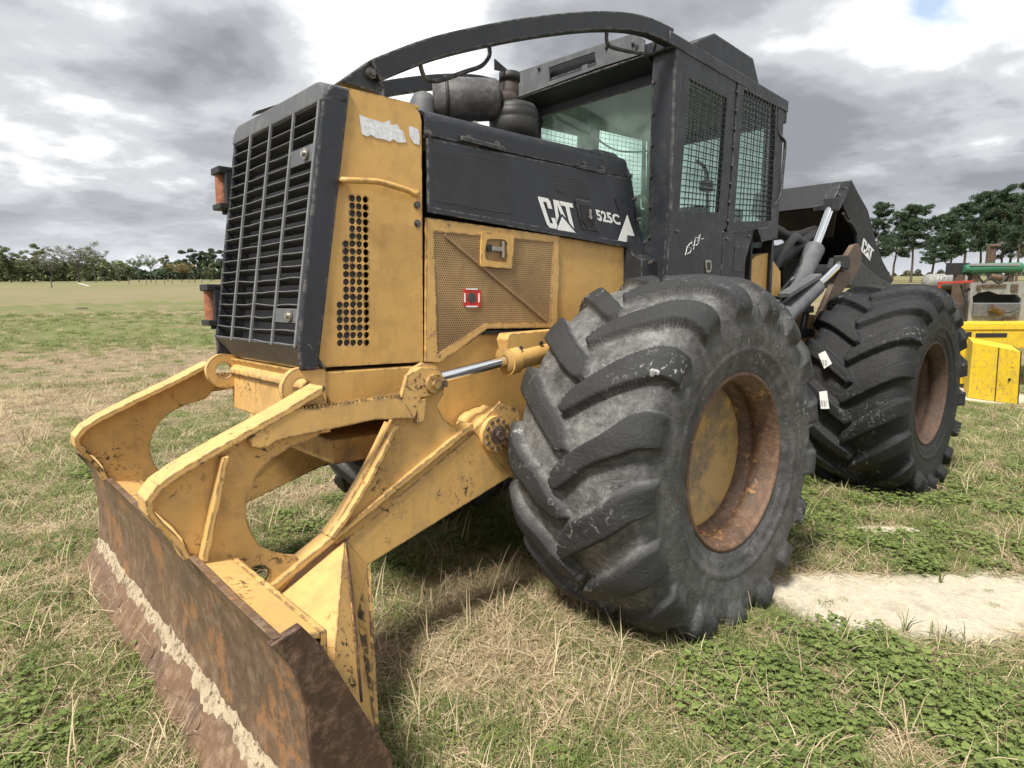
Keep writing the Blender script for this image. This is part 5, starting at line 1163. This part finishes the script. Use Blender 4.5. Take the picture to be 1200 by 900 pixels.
def leaves(name, clumps, n, size, mat, parent, seed, flat=.6):
    r = np.random.default_rng(seed); C_ = np.array([c[0] for c in clumps]); Rr = np.array([c[1] for c in clumps]); w = (Rr**2); w = w/w.sum()
    i = r.choice(len(clumps), n, p=w); d = r.normal(size=(n, 3)); d /= np.linalg.norm(d, axis=1)[:, None]; rad = r.random(n)**.5
    P = C_[i]+d*(Rr[i]*rad)[:, None]*np.array((1, 1, flat)); s = size*(.5+r.random(n)); a = r.normal(size=(n, 3)); a /= np.linalg.norm(a, axis=1)[:, None]; b = np.cross(a, r.normal(size=(n, 3))); b /= np.linalg.norm(b, axis=1)[:, None]
    V = np.stack([P-a*s[:, None], P+b*s[:, None]*.5, P+a*s[:, None], P-b*s[:, None]*.5], 1).reshape(-1, 3)
    me = bpy.data.meshes.new(name); me.vertices.add(4*n); me.vertices.foreach_set('co', V.ravel()); me.loops.add(4*n); me.loops.foreach_set('vertex_index', np.arange(4*n)); me.polygons.add(n); me.polygons.foreach_set('loop_start', np.arange(0, 4*n, 4)); me.polygons.foreach_set('loop_total', np.full(n, 4)); me.update()
    tn = np.repeat(np.clip(.5*r.random(n)+.5*r.random(len(clumps))[i], 0, 1), 4); at = me.attributes.new('tone', 'FLOAT', 'POINT'); at.data.foreach_set('value', tn.astype(np.float32)); me.materials.append(M[mat])
    o = bpy.data.objects.new(name, me); COL.objects.link(o); o.parent = parent; return o
def limb(q, a, b, r0, r1, r, wob=.06, n=5):
    L_ = np.linalg.norm(b-a); P = [a+(b-a)*t+np.array((r.uniform(-1, 1), r.uniform(-1, 1), r.uniform(-.5, .8)))*L_*wob*math.sin(PI*t) for t in np.linspace(0, 1, n)]
    q.tube(P, [r0+(r1-r0)*t for t in np.linspace(0, 1, n)], 5, False); return P
def pine(seed, h=13., start=.34, wide=.24):
    r = random.Random(seed); e = empty('pine_tree'); q = MB(); lean = np.array((r.uniform(-.4, .4), r.uniform(-.4, .4), h*.97)); limb(q, np.zeros(3)-np.array((0, 0, .3)), lean, .20, .03, r, .012, 9); cl = []
    for k in range(34):
        t = start+(1-start)*(k/34)**1.05+r.uniform(-.02, .02); t = min(t, .99); c = lean*t; env = (1.02-t)**.5*(.55+.45*math.sin(PI*min(1, (t-start+.12)/.35)/2)); L_ = env*h*wide*r.uniform(.45, 1.35)+.35
        a = r.uniform(0, 2*PI); end = c+np.array((math.cos(a)*L_, math.sin(a)*L_, L_*r.uniform(-.05, .55))); P = limb(q, c, end, .045*(1.25-t), .012, r, .12, 6)
        for m_ in range(r.randint(5, 10)):
            f = r.randint(2, 5); b_ = P[f]; l2 = L_*r.uniform(.1, .45); a2 = r.uniform(0, 2*PI); pp = b_+np.array((math.cos(a2)*l2, math.sin(a2)*l2, l2*r.uniform(-.15, .75)))
            if r.random() < .5: limb(q, b_, pp, .015, .006, r, .1, 3)
            cl.append((pp, r.uniform(.25, .60)))
    q.build('trunk', 'pbark', e, frame='W', recalc=False); leaves('crown', cl, 21000, .105, 'needle', e, seed, .75); return e
def broad(seed, h=9., mat='leaf_olive', n=5200, dens=1., flat=.8, trunk_r=.20, low=.28, size=.12, spread=.42):
    r = random.Random(seed); e = empty('field_tree'); q = MB(); cl = []; nt_ = 1 if r.random() < .6 else 2
    for tk in range(nt_):
        base = np.array((r.uniform(-.3, .3)*tk, r.uniform(-.3, .3)*tk, -.3)); top = np.array((r.uniform(-.6, .6), r.uniform(-.6, .6), h*.55)); limb(q, base, top, trunk_r, trunk_r*.5, r, .05, 6)
        for k in range(9):
            t = r.uniform(low*1.6, 1.0); c = base+(top-base)*t; a = r.uniform(0, 2*PI); L_ = h*spread*r.uniform(.55, 1.1); end = c+np.array((math.cos(a)*L_*.85, math.sin(a)*L_*.85, (h-c[2])*r.uniform(.35, .98))); P = limb(q, c, end, trunk_r*.38, .03, r, .12, 6)
            for m_ in range(5):
                f = r.randint(2, 5); s0 = P[f]; a2 = r.uniform(0, 2*PI); l2 = L_*r.uniform(.25, .55); e2 = s0+np.array((math.cos(a2)*l2, math.sin(a2)*l2, l2*r.uniform(-.1, .8))); limb(q, s0, e2, .035, .010, r, .15, 4); cl.append((e2, r.uniform(.35, .85)*h/9)); cl.append(((s0+e2)/2, r.uniform(.3, .6)*h/9))
                for m2 in range(2):
                    a3 = r.uniform(0, 2*PI); l3 = l2*.6; limb(q, e2, e2+np.array((math.cos(a3)*l3, math.sin(a3)*l3, l3*.5)), .014, .006, r, .15, 3)
    q.build('trunk', 'bark', e, frame='W', recalc=False); leaves('crown', cl, int(n), size, mat, e, seed, flat); return e
def copy_tree(o):
    c = o.copy(); COL.objects.link(c)
    for ch in [k for k in COL.objects if k.parent == o]:
        d = ch.copy(); COL.objects.link(d); d.parent = c
    return c
def put(o, px, dist, h, h0, rz, label, cat, group, first):
    o.location = tuple(far(px, dist)); s = h/h0; o.scale = (s, s, s); o.rotation_euler = (0, 0, rz); tag(o, label, cat, group); first[0] = False
PROTO = {}
def plant(kind, px, dist, top_py, label, group, seed, sx=1., h=None):
    dist = dist*(3.2 if px < 600 else 2.4)
    made = PROTO.get(kind)
    if made is None: raise KeyError(kind)
    o, h0, used = made
    if used: o = copy_tree(o)
    PROTO[kind] = (made[0], h0, True)
    d = dirw(px, top_py); hh = CW[2]+dist*d[2]/math.hypot(d[0], d[1]) if h is None else h
    s = hh/h0; o.location = tuple(far(px, dist)); o.scale = (s*sx, s*sx, s); o.rotation_euler = (0, 0, seed*1.7)
    tag(o, label, 'tree', group); return o
PROTO['p1'] = (pine(1), 13., False); PROTO['p2'] = (pine(2), 13., False); PROTO['p3'] = (pine(3, start=.26, wide=.27), 13., False); PROTO['p4'] = (pine(8, start=.42, wide=.30), 13., False); PROTO['p5'] = (pine(21, start=.30, wide=.22), 13., False)
PROTO['bare'] = (broad(11, 9, 'leaf_grey', 4200, size=.10, spread=.5), 9., False); PROTO['olive'] = (broad(12, 9, 'leaf_olive', 12000), 9., False); PROTO['open'] = (broad(13, 9, 'leaf_olive', 3000, low=.45, spread=.45), 9., False)
PROTO['dark'] = (broad(14, 9, 'leaf_dark', 15000, low=.1, size=.15), 9., False); PROTO['gold'] = (broad(15, 9, 'leaf_gold', 10000, low=.3, spread=.5), 9., False); PROTO['grey'] = (broad(16, 9, 'leaf_olive', 14000, low=.1), 9., False)
GP_ = 'pines in a row behind the parked equipment'
for k, (kd, px, di, top, sx, lab) in enumerate((
    ('p4', 1068, 72, 238, 1.15, 'open thin pine with sky showing through, first pine right of the raised grapple'),
    ('p2', 1023, 78, 236, 1.0, 'dark pine half hidden behind the raised grapple housing'),
    ('p3', 1112, 70, 243, 1.1, 'broad dark pine with low crown, second pine right of the grapple'),
    ('p1', 1146, 76, 222, .95, 'tall dense pine above the green machine, middle of the row'),
    ('p5', 1172, 74, 219, .9, 'slim tall pine just left of the pine at the frame edge'),
    ('p3', 1192, 71, 214, .9, 'tallest pine, cut by the frame edge at the right end of the row'),
    ('p5', 1225, 70, 214, 1., 'pine standing past the end of the visible row'),
    ('p1', 1046, 92, 246, 1.2, 'smaller pine filling the gap between the grapple and the open thin pine'),
    ('p5', 1092, 95, 252, 1.3, 'low pine standing back between the open thin pine and the broad dark pine'),
    ('p2', 1130, 90, 236, 1.3, 'pine set back behind the tank and the red bracket'),
    ('p4', 1160, 93, 230, 1.2, 'pine set back directly above the green beam of the machine'),
    ('p3', 1183, 96, 232, 1.2, 'pine set back at the right edge behind the two tallest pines'),
    ('p3', 925, 95, 268, 1., 'small pine seen under the grapple beside the cab'))):
    plant(kd, px, di, top, lab, GP_, k*3+1, sx)
GL_ = 'trees along the far edge of the field'
rowL = [('grey', 12, 110, 290, 1.3, 'leftmost grey green tree of the far tree line, cut by the frame'), ('grey', 40, 116, 287, 1.2, 'full grey green tree second from the left in the far tree line'), ('bare', 60, 108, 286, 1.2, 'bare topped tree behind the wooden field post'),
        ('bare', 92, 100, 281, 1.25, 'tallest nearly leafless tree in the far tree line'), ('open', 112, 98, 286, 1.1, 'spreading tree with thin olive leaves right of the tallest bare tree'), ('olive', 78, 112, 297, 1.2, 'low olive tree filling under the tallest bare tree'), ('dark', 123, 104, 309, 1.1, 'low dark evergreen bush tree at the end of the dense tree line'),
        ('bare', 139, 92, 300, .8, 'small bare tree standing apart at the end of the dense line'), ('open', 163, 88, 293, .85, 'left one of the pair of open trees in mid field'), ('open', 176, 89, 292, .75, 'right one of the pair of open trees in mid field'),
        ('gold', 212, 95, 302, 1.1, 'golden leaved round tree near the fence line'), ('olive', 196, 118, 296, 1.1, 'pale olive tree behind the golden tree'), ('dark', 228, 140, 289, 1.3, 'dark evergreen tree on the rise behind the golden tree'), ('dark', 250, 140, 288, 1.2, 'dark evergreen tree beside the grille of the skidder'),
        ('grey', 247, 100, 302, 1., 'grey green tree partly behind the lower grille hinge'), ('dark', 272, 135, 290, 1.2, 'dark evergreen tree hidden behind the skidder nose'), ('dark', 25, 120, 305, 1.4, 'dark understorey tree at the left end of the tree line'), ('grey', 100, 118, 302, 1.4, 'dense grey thicket tree behind the bare trees'), ('dark', 57, 118, 306, 1.3, 'dark understorey tree below the bare topped tree'), ('olive', -15, 108, 285, 1.2, 'olive tree beyond the left end of the picture')]
for k, (kd, px, di, top, sx, lab) in enumerate(rowL): plant(kd, px, di, top+(6 if k != 3 else 0), lab, GL_, k*2+3, sx)
# a distant wood that reads as one mass along the left horizon and behind the pines
def wood(name, px0, px1, dist, top, mat, label, n, seed):
    r = np.random.default_rng(seed); cl = []
    for k in range(90):
        px = px0+(px1-px0)*k/89; c = far(px, dist*(1+r.uniform(-.05, .05))); d = dirw(px, top+r.uniform(-1, 7)); hh = CW[2]+dist*d[2]/math.hypot(d[0], d[1])
        for m_ in range(3): cl.append((c+np.array((0, 0, hh*r.uniform(.15, .8))), hh*.33))
    o = leaves(name, cl, n, dist*.0022, mat, None, seed, .9); tag(o, label, 'woodland', kind='stuff'); return o
wood('woodland', -60, 150, 450, 306, 'leaf_olive', 'grey green wood massed along the left horizon', 30000, 4)
wood('woodland', 150, 290, 640, 312, 'leaf_dark', 'distant dark wood low on the horizon beside the grille', 20000, 5)
wood('woodland', 900, 1300, 760, 317, 'leaf_grey', 'thin far line of woods under the pines', 26000, 6)

# ------------------------------------------------------------------ small field things
FPL = ['far fence post beside the small bare tree, first of the row', 'far fence post under the left tree of the open pair', 'far fence post between the trunks of the open pair', 'far fence post just right of the open pair of trees', 'far fence post midway between the open pair and the golden tree', 'far fence post in front of the golden tree trunk', 'far fence post at the right edge of the golden tree', 'far fence post closest to the skidder grille, last of the row']
for k, (px, di) in enumerate([(150, 84), (171, 84), (182, 85), (192, 86), (201, 87), (221, 89), (228, 90), (236, 91)]):
    p = far(px, di*2.5); q = MB().tube([(0, 0, -.2), (.02, 0, .8), (0, 0, 1.7)], [.12, .12, .10], 7); o = q.build('fence_post', 'wood', None, frame='W', loc=tuple(p)); tag(o, FPL[k], 'fence post', 'fence posts across the field')
p = far(59, 150); MB().tube([(0, 0, -.2), (0, .01, .3), (.01, 0, 1.3)], [.12, .12, .10], 7).build('field_post', 'wood', None, frame='W', loc=tuple(p)); tag(COL.objects[-1] if False else bpy.data.objects['field_post'], 'short dark post standing alone in the field', 'post')
p = far(97, 175); q = MB().box((0, 0, .35), (2.1, .5, .22), ((.92, -.2, .36), (.2, .98, 0), (-.36, 0, .92))); o = q.build('fallen_board', 'white', None, .01, frame='W', loc=tuple(p)); tag(o, 'pale board lying in the grass beyond the lone post', 'board')
p = gw(96, 362); o = MB().lathe((0, 0, 0), (0, 0, 1), [(-.05, .42), (.05, .36), (.09, .2), (.10, .01)], 14).build('mole_hill', m_simple('dark_turned_soil', (.07, .055, .04), .95, bump=.8), None, frame='W', loc=tuple(p)); tag(o, 'small dark heap of turned soil in the open field', 'soil heap')

# ------------------------------------------------------------------ parked equipment at the right edge
def F2(px, py, dist): # point seen at a pixel, on the vertical plane facing the camera at a forward distance
    d = M3@ray(px, py); k = dist/(d[:2]@FWD); return CW+d*k
def F2d(px, py, dist): return F2(px, py, dist+DD)
R3 = np.array((RGT[0], RGT[1], 0)); F3 = np.array((FWD[0], FWD[1], 0)); Z3 = np.array((0, 0, 1.))
AX = (R3, F3, Z3)
def blk(px0, px1, py0, py1, dist, depth, mb=None, shear=0.):
    a, b = F2(px0, py0, dist), F2(px1, py1, dist); c = (a+b)/2+F3*depth/2; w = abs((b-a)@R3); h = abs(a[2]-b[2]); return (mb or MB()).box(c, (w, depth, h), AX)
DB = float((gw(1134, 466)-CW)[:2]@FWD); DC = float((gw(1192, 474)-CW)[:2]@FWD); DD = DB-8.6; print('equipment', DB, DC)
def blkd(a, b, c, d, dist, depth, **k): return blk(a, b, c, d, dist+DD, depth, **k)
YB = empty('yellow_steel_box', tuple(gw(1165, 468))); tag(YB, 'bright yellow open ended steel box standing on the grass, nearest of the parked equipment', 'steel box')
def rel(o, par):
    o.parent = par; o.location = tuple(-np.array(par.location)); return o
pts = [F2(1134, 466, DB), F2(1192, 474, DC), F2(1196, 412, DC), F2(1140, 401, DB)]
dp = F3*.9+R3*.55
rel(MB().prism(pts, dp*.03).build('front_panel', 'boxyellow', None, .006, frame='W'), YB)
top = [pts[3], pts[2], pts[2]+dp, pts[3]+dp]; rel(MB().prism(top, (0, 0, -.03)).build('top_panel', 'boxyellow', None, .006, frame='W'), YB)
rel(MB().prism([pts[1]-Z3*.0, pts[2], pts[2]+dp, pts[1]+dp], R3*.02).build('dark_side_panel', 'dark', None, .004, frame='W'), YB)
rel(MB().prism([pts[0], pts[3], pts[3]+dp, pts[0]+dp], R3*.02).build('left_panel', 'boxyellow', None, .004, frame='W'), YB)
mid = (pts[0]+pts[1])/2-F3*.004; mt = (pts[2]+pts[3])/2-F3*.004
qd = MB(); c_ = pts[0]*.44+pts[1]*.56; d_ = pts[3]*.44+pts[2]*.56; qd.sweep([c_-dp*.012, d_-dp*.012], .006, .004, R3); rel(qd.build('weld_seam', 'dark', None, frame='W'), YB)
c_ = pts[0]*.18+pts[1]*.82; d_ = pts[3]*.18+pts[2]*.82; rel(MB().box(c_*.55+d_*.45-dp*.012, (.035, .02, .035), AX).build('drain_hole', 'dark', None, frame='W'), YB)
rng_ = random.Random(4); qd = MB()
for _ in range(16):
    u, v = rng_.uniform(.05, .9), rng_.uniform(.1, .9); a_ = (pts[0]*(1-u)+pts[1]*u)*(1-v)+(pts[3]*(1-u)+pts[2]*u)*v-dp*.010; qd.tube([a_, a_+R3*rng_.uniform(-.05, .05)+Z3*rng_.uniform(-.08, .08)], .0035, 4)
rel(qd.build('scratch', 'steel', None, frame='W'), YB)
YF = empty('yellow_steel_deck', tuple(gw(1160, 440))); tag(YF, 'long yellow steel deck with cut slots lying behind the yellow box', 'steel deck')
rel(blkd(1122, 1290, 379, 408, 9.6, 1.2).build('deck', 'boxyellow', None, .01, frame='W'), YF)
rel(blkd(1124, 1140, 408, 450, 9.6, .12).build('deck_leg', 'boxyellow', None, .01, frame='W'), YF)
for a in ((1133, 1138, 389, 397), (1144, 1180, 390.5, 395)): rel(blkd(*a, 9.59, .01).build('deck_slot', 'dark', None, 0, frame='W'), YF)
rel(blkd(1122, 1290, 383, 385.5, 9.58, .02).build('deck_rib', 'boxyellow', None, 0, frame='W'), YF)
rel(blkd(1127, 1131, 405, 436, 9.7, .3).build('black_post', 'dark', None, .004, frame='W'), YF)
GM = empty('forestry_machine', tuple(gw(1170, 400))); tag(GM, 'old grey machine with green top beam and red bracket behind the yellow frame', 'machine')
q = MB().plate([F2d(a, b, 10.2) for a, b in ((1138, 331), (1200, 330), (1290, 330), (1290, 377), (1134, 377))], [[F2d(a, b, 10.2) for a, b in ((1140, 347), (1147, 343), (1160, 341), (1170, 345), (1192, 345), (1197, 350), (1197, 355), (1140, 355))]], F3*.05)
rel(q.build('cover_plate', 'steel', None, 0, frame='W'), GM); rel(blkd(1138, 1290, 332, 376, 10.6, .9).build('machine_body', 'dark', None, .01, frame='W'), GM)
rel(blkd(1142, 1195, 356, 371, 10.15, .05).build('pale_panel', 'grey_worn', None, .01, frame='W'), GM)
rel(MB().cyl(F2d(1136, 315, 10.3), F2d(1196, 313.5, 10.3), .095, n=16).build('top_beam', 'green', None, .01, frame='W'), GM)
rel(blkd(1138, 1196, 309, 311.5, 10.2, .3).build('beam_cap', 'steel', None, .004, frame='W'), GM)
rel(blkd(1121, 1136, 308, 322, 10.3, .3).build('beam_end_box', 'dark', None, .01, frame='W'), GM)
rel(MB().cyl(F2d(1129, 315, 10.28), F2d(1137, 315, 10.28), .07, n=12).build('beam_hub', 'green', None, .004, frame='W'), GM)
for a in ((1140, 1144, 318, 333), (1183, 1188, 318, 331), (1122, 1126, 322, 372), (1133, 1137, 330, 375), (1163, 1170, 313, 326)): rel(blkd(*a, 10.3, .12).build('support_post', 'arm_brown' if a[0] != 1163 else 'steel', None, .005, frame='W'), GM)
rel(MB().cyl(F2d(1160, 324, 10.25), F2d(1175, 326, 10.25), .06, n=12).cyl(F2d(1161, 360, 10.1), F2d(1175, 365, 10.1), .07, n=12).build('hydraulic_motor', 'arm_brown', None, .004, frame='W'), GM)
q = MB(); q.sweep([F2d(1100, 344, 10.0), F2d(1101, 331, 10.0)], .02, .02, R3).sweep([F2d(1099, 331.5, 10.0), F2d(1140, 330, 10.0)], .02, .02, F3); rel(q.build('bracket', 'red', None, .004, frame='W'), GM)
rel(MB().tube([F2d(a, b, 10.1) for a, b in ((1131, 378), (1133, 355), (1129, 344), (1136, 338))], .03, 8).tube(smooth_path([F2d(a, b, 10.1) for a, b in ((1172, 366), (1185, 366), (1194, 360))], 4), .012, 6).build('hose', 'rubber', None, frame='W'), GM)
rel(blkd(1160, 1166, 287, 310, 14, .1).cyl(F2d(1160, 288, 14), F2d(1172, 288, 14), .04, n=8).build('mast', 'arm_brown', None, .004, frame='W'), GM)
for a in ((1146, 1150, 334, 340), (1152, 1180, 333, 336), (1186, 1193, 333, 341), (1141, 1146, 358, 369), (1176, 1192, 373, 377)): rel(blkd(*a, 10.17, .03).build('bolt_on_plate', 'arm_brown', None, .004, frame='W'), GM)
for k_ in range(7): rel(MB().cyl(F2d(1141+k_*8.5, 343.5 if k_ in (0, 6) else 375, 10.16), F2d(1141+k_*8.5, 343.5 if k_ in (0, 6) else 375, 10.13), .012, n=8).build('bolt', 'bolt', None, frame='W'), GM)
rel(MB().tube(smooth_path([F2d(a, b, 10.05) for a, b in ((1146, 322), (1152, 331), (1160, 326), (1171, 332), (1180, 324))], 4), .018, 6).tube(smooth_path([F2d(a, b, 10.05) for a, b in ((1126, 334), (1130, 350), (1126, 362), (1130, 376))], 4), .022, 6).build('loose_hose', 'rubber', None, frame='W'), GM)
# grey drum tank with chalked number
TK = empty('drum_tank', tuple(gw(1095, 400))); tag(TK, 'grey cylindrical tank lying behind the rear tyre with white chalk number', 'tank')
c0, c1 = F2d(1086, 331, 11.2), F2d(1127, 330, 11.2)
dd = c1-c0; L_ = np.linalg.norm(dd); dd /= L_
rel(MB().lathe(c0, dd, [(-.06, .001), (-.05, .10), (0, .15), (.04, .165), (L_, .165), (L_+.05, .12), (L_+.06, .001)], 28).build('tank_shell', 'steel', None, frame='W'), TK)
rel(blkd(1094, 1120, 340, 392, 11.25, .2).build('tank_cradle', 'dark', None, .01, frame='W'), TK)
q = MB()
for s_ in (((1100, 323.5), (1098.5, 328.5)), ((1104, 323.5), (1102.5, 328.5)), ((1107, 323.5), (1110, 324.5), (1108, 326), (1109.5, 328), (1106.5, 328.8))): q.tube([F2d(a, b, 11.2-.15) for a, b in s_], .009, 4)
rel(q.build('chalk_number', 'white', None, frame='W'), TK)
# a few tall weeds
def weed(px, py, h, seed, mat, label, n=7):
    r = random.Random(seed); q = MB(); p = gw(px, py)
    for k in range(n):
        a = r.uniform(0, 2*PI); s_ = r.uniform(.15, .8); q.tube([(0, 0, -.01), (math.cos(a)*h*s_*.3, math.sin(a)*h*s_*.3, h*.5), (math.cos(a)*h*s_*.8, math.sin(a)*h*s_*.8, h*r.uniform(.7, 1.))], [.003, .002, .0008], 4, False)
    o = q.build('weed', mat, None, frame='W', loc=tuple(p), recalc=False); tag(o, label, 'weed'); me = o.data; at = me.attributes.new('tone', 'FLOAT', 'POINT'); at.data.foreach_set('value', [.4]*len(me.vertices))
weed(1102, 683, .10, 1, 'blade_green', 'single green sprig growing out of the bare sand patch')
weed(992, 735, .09, 2, 'straw', 'dry brown sprig at the near left edge of the sand patch')
weed(1060, 742, .12, 3, 'blade_green', 'green weed leaning over the near edge of the sand patch')
weed(30, 525, .28, 4, 'straw', 'tall dead weed stalks in the field left of the blade', 9)
